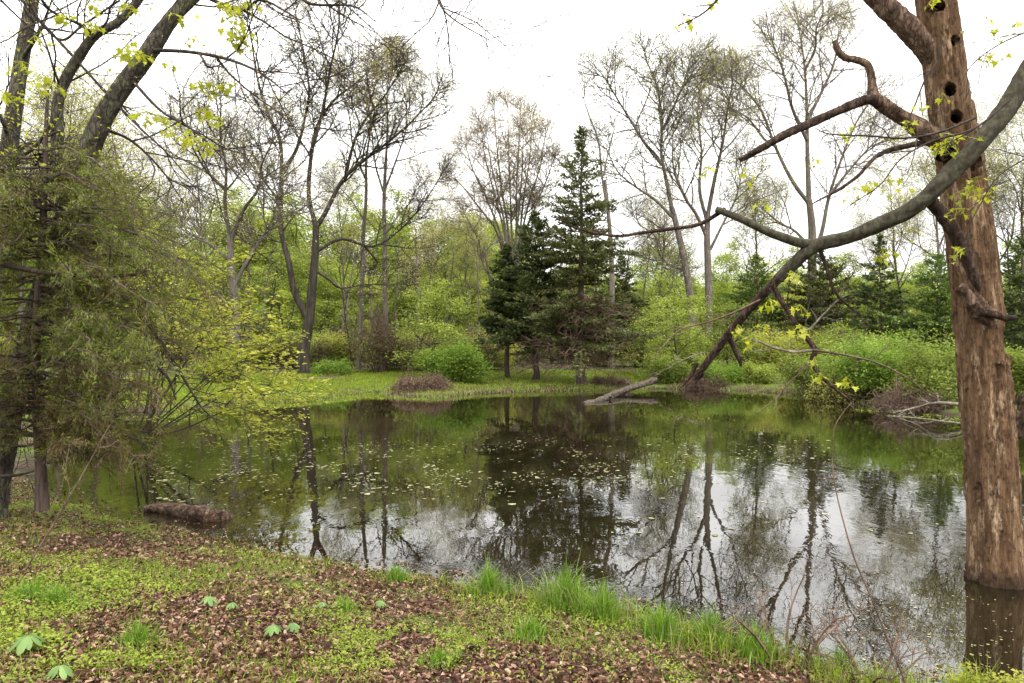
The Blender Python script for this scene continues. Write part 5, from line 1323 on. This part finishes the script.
# leaves and petals floating on the pond: the nearer ones one by one
rg = np.random.default_rng(611)
cand = []
while len(cand) < 1700:
    px = rg.uniform(150, 700); py = 432 + rg.gamma(2.2, 17)
    if py > 545: continue
    cen = 472 - .02 * (px - 200)
    w = math.exp(-((py - cen) / 24) ** 2) * (.06 + .94 * (fbm(np.array([px * .03]), np.array([py * .09]), 66, 4)[0] > .5)) + .03
    if rg.random() < w: cand.append((px, py))
for _ in range(150): cand.append((rg.uniform(735, 830), rg.uniform(440, 472)))
for _ in range(220): cand.append((rg.uniform(840, 1015), rg.uniform(595, 682)))
for _ in range(130): cand.append((rg.uniform(600, 960), rg.uniform(470, 620)))
C_ = np.array([WP(a, b) for a, b in cand]); dd = pond_dist(C_[:, 0], C_[:, 1]); C_ = C_[dd < -.25]
sz = np.where(C_[:, 1] < 9, rg.uniform(.012, .03, len(C_)), np.clip(rg.lognormal(-3.1, .42, len(C_)), .02, .12))
order = np.argsort(-(sz ** 2 / C_[:, 1] ** 3))
def pad_mesh(g, x, y, z, s, a, el, bend, tint):
    k = 9; th = np.arange(k) * 2 * np.pi / k; rr = s / 2 * (1 + .12 * np.sin(th * 2 + a * 3) + .08 * np.cos(th * 3))
    u = np.cos(th) * rr; v = np.sin(th) * rr * el
    V = [(x + math.cos(a) * p - math.sin(a) * q, y + math.sin(a) * p + math.cos(a) * q, z + bend * (p / s) ** 2) for p, q in zip(u, v)] + [(x, y, z)]
    g.add(V, T=[(i, (i + 1) % k, k) for i in range(k)], tt=np.full(k, tint))
protos = []
for j in range(5):
    g = G(); pad_mesh(g, 0, 0, 0, 1.0, 1.1 * j, [.8, .6, .9, .7, .5][j], [.05, .12, .08, .2, .1][j], [.15, .45, .9, .65, .3][j])
    o = g.build('floating_leaf', M['pad']); protos.append(o)
    tag(o, 'small pale leaf floating on the pond surface', 'leaf', 'leaves floating on the pond')
for n_, i in enumerate(order[:300]):
    o = protos[n_] if n_ < 5 else protos[n_ % 5].copy()
    if n_ >= 5: COL.objects.link(o)
    o.location = (C_[i, 0], C_[i, 1], .005); o.scale = (sz[i],) * 3; o.rotation_euler = (0, 0, float(rg.uniform(0, 6.28)))
g = G()
for i in order[300:]:
    pad_mesh(g, C_[i, 0], C_[i, 1], .005, sz[i], rg.uniform(0, 6.28), rg.uniform(.5, .9), .01, rg.random())
tag(g.build('floating_debris', M['pad']), 'scattered pale leaf bits floating farther out on the pond', 'floating leaves', kind='stuff')
# weed mat at the far left and far right shallows
xy = np.stack([rg.uniform(-14, 20, 60000), rg.uniform(22, 40, 60000)], 1); dd = pond_dist(xy[:, 0], xy[:, 1])
k = (dd < .1) & (dd > -1.7) & (fbm(xy[:, 0] * .3, xy[:, 1] * .3, 67, 3) > .45) & (rg.random(len(dd)) < .35) & ((xy[:, 0] < -3.5) | (xy[:, 0] > 9)); xy = xy[k]
g = G(); leaves(g, np.stack([xy[:, 0], xy[:, 1], np.full(len(xy), .02)], 1), .10, 68, up=3)
tag(g.build('water_weed', M['cover']), 'green weed mat floating in the shallows by the far shore', 'water weed', kind='stuff')

# ------------------------------------------------------------------ bare twigs and shoots near the camera
def shoot(name, label, pts, w, mat, seed, tw=0, tl=.3, Y=None, cat='shoot'):
    R = random.Random(seed); lp = catmull([P(*p) for p in pts], 6)
    z = gz1(lp[0].x, lp[0].y); lp[0].z = min(lp[0].z, z)
    t = thing(name, label, cat, lp[0]); lr = [v / 2 for v in lerpl(w, len(lp))]
    g = G(); g.tube(lp, lr, 7); g.build('stem', mat, t, True)
    if tw:
        g = G(); spawn(g, [], lp, lr, 1, dict(S_BIG, n=(0, tw, 4, 0), len=(0, tl, tl * .5), r=(0, w[-1] * .6, w[-1] * .4), rmin=.0016, s0=(.2, .3, .1, .1), up=(0, .03, .0, 0)), R); g.build('twigs', mat, t)
    return t
shoot('bare_shoot', 'long thin bare shoot curving up in front of the water at right', [(908, 700, 4.75), (904, 680, 4.75), (890, 645, 4.77), (872, 600, 4.8), (855, 560, 4.85), (843, 520, 4.9), (835, 485, 4.95), (832, 455, 5), (834, 430, 5), (842, 414, 5.05), (856, 398, 5.1)], [.014, .012, .011, .009, .006, .003], M['twig_brown'], 71, 3, .2)
shoot('bare_shoot', 'reddish bare stick leaning right in the left foreground', [(2, 604, 6.4), (14, 588, 6.4), (34, 556, 6.4), (54, 524, 6.4), (70, 496, 6.4), (88, 465, 6.4), (104, 435, 6.4), (114, 420, 6.4)], [.022, .018, .016, .012, .006], M['twig_brown'], 72, 6, .35, cat='stick')
for i, (x, y, lab) in enumerate([(788, 672, 'tangled bare twigs at the shoreline right of the last tuft'), (868, 690, 'bare twigs rising from the bottom edge left of the long shoot')]):
    z = .05
    xx, yy_ = WP(x, y, z)
    shrub('twig_clump', lab, (xx, yy_, max(gz1(xx, yy_), 0)), .75 - .1 * i, .8, 80 + i, None, M['twig_brown'], nst=7, S=dict(n=(5, 4, 0), len=(.32, .18), ang=(45, 50), r=(.004, .0028), rmin=.0017, wig=(.15, .2, .25), up=(.02, .0, .0), max=2, seg=(5, 4, 3)), arch=.25, out=1.2)
x, y = WP(990, 688, .15)
shrub('sprouting_plant', 'yellow green leafy sprout at the bottom right corner', (x, y, max(gz1(x, y), 0)), .26, .5, 90, M['leaf_yellow_soft'], M['stem_green'], nst=10, per=5, size=.035, spread=.03, cat='plant', S=dict(n=(4, 3, 0), len=(.12, .06), ang=(45, 50), r=(.003, .002), rmin=.0014, wig=(.12, .16, .2), up=(.03, .02, .0), max=2, seg=(4, 3, 3)))
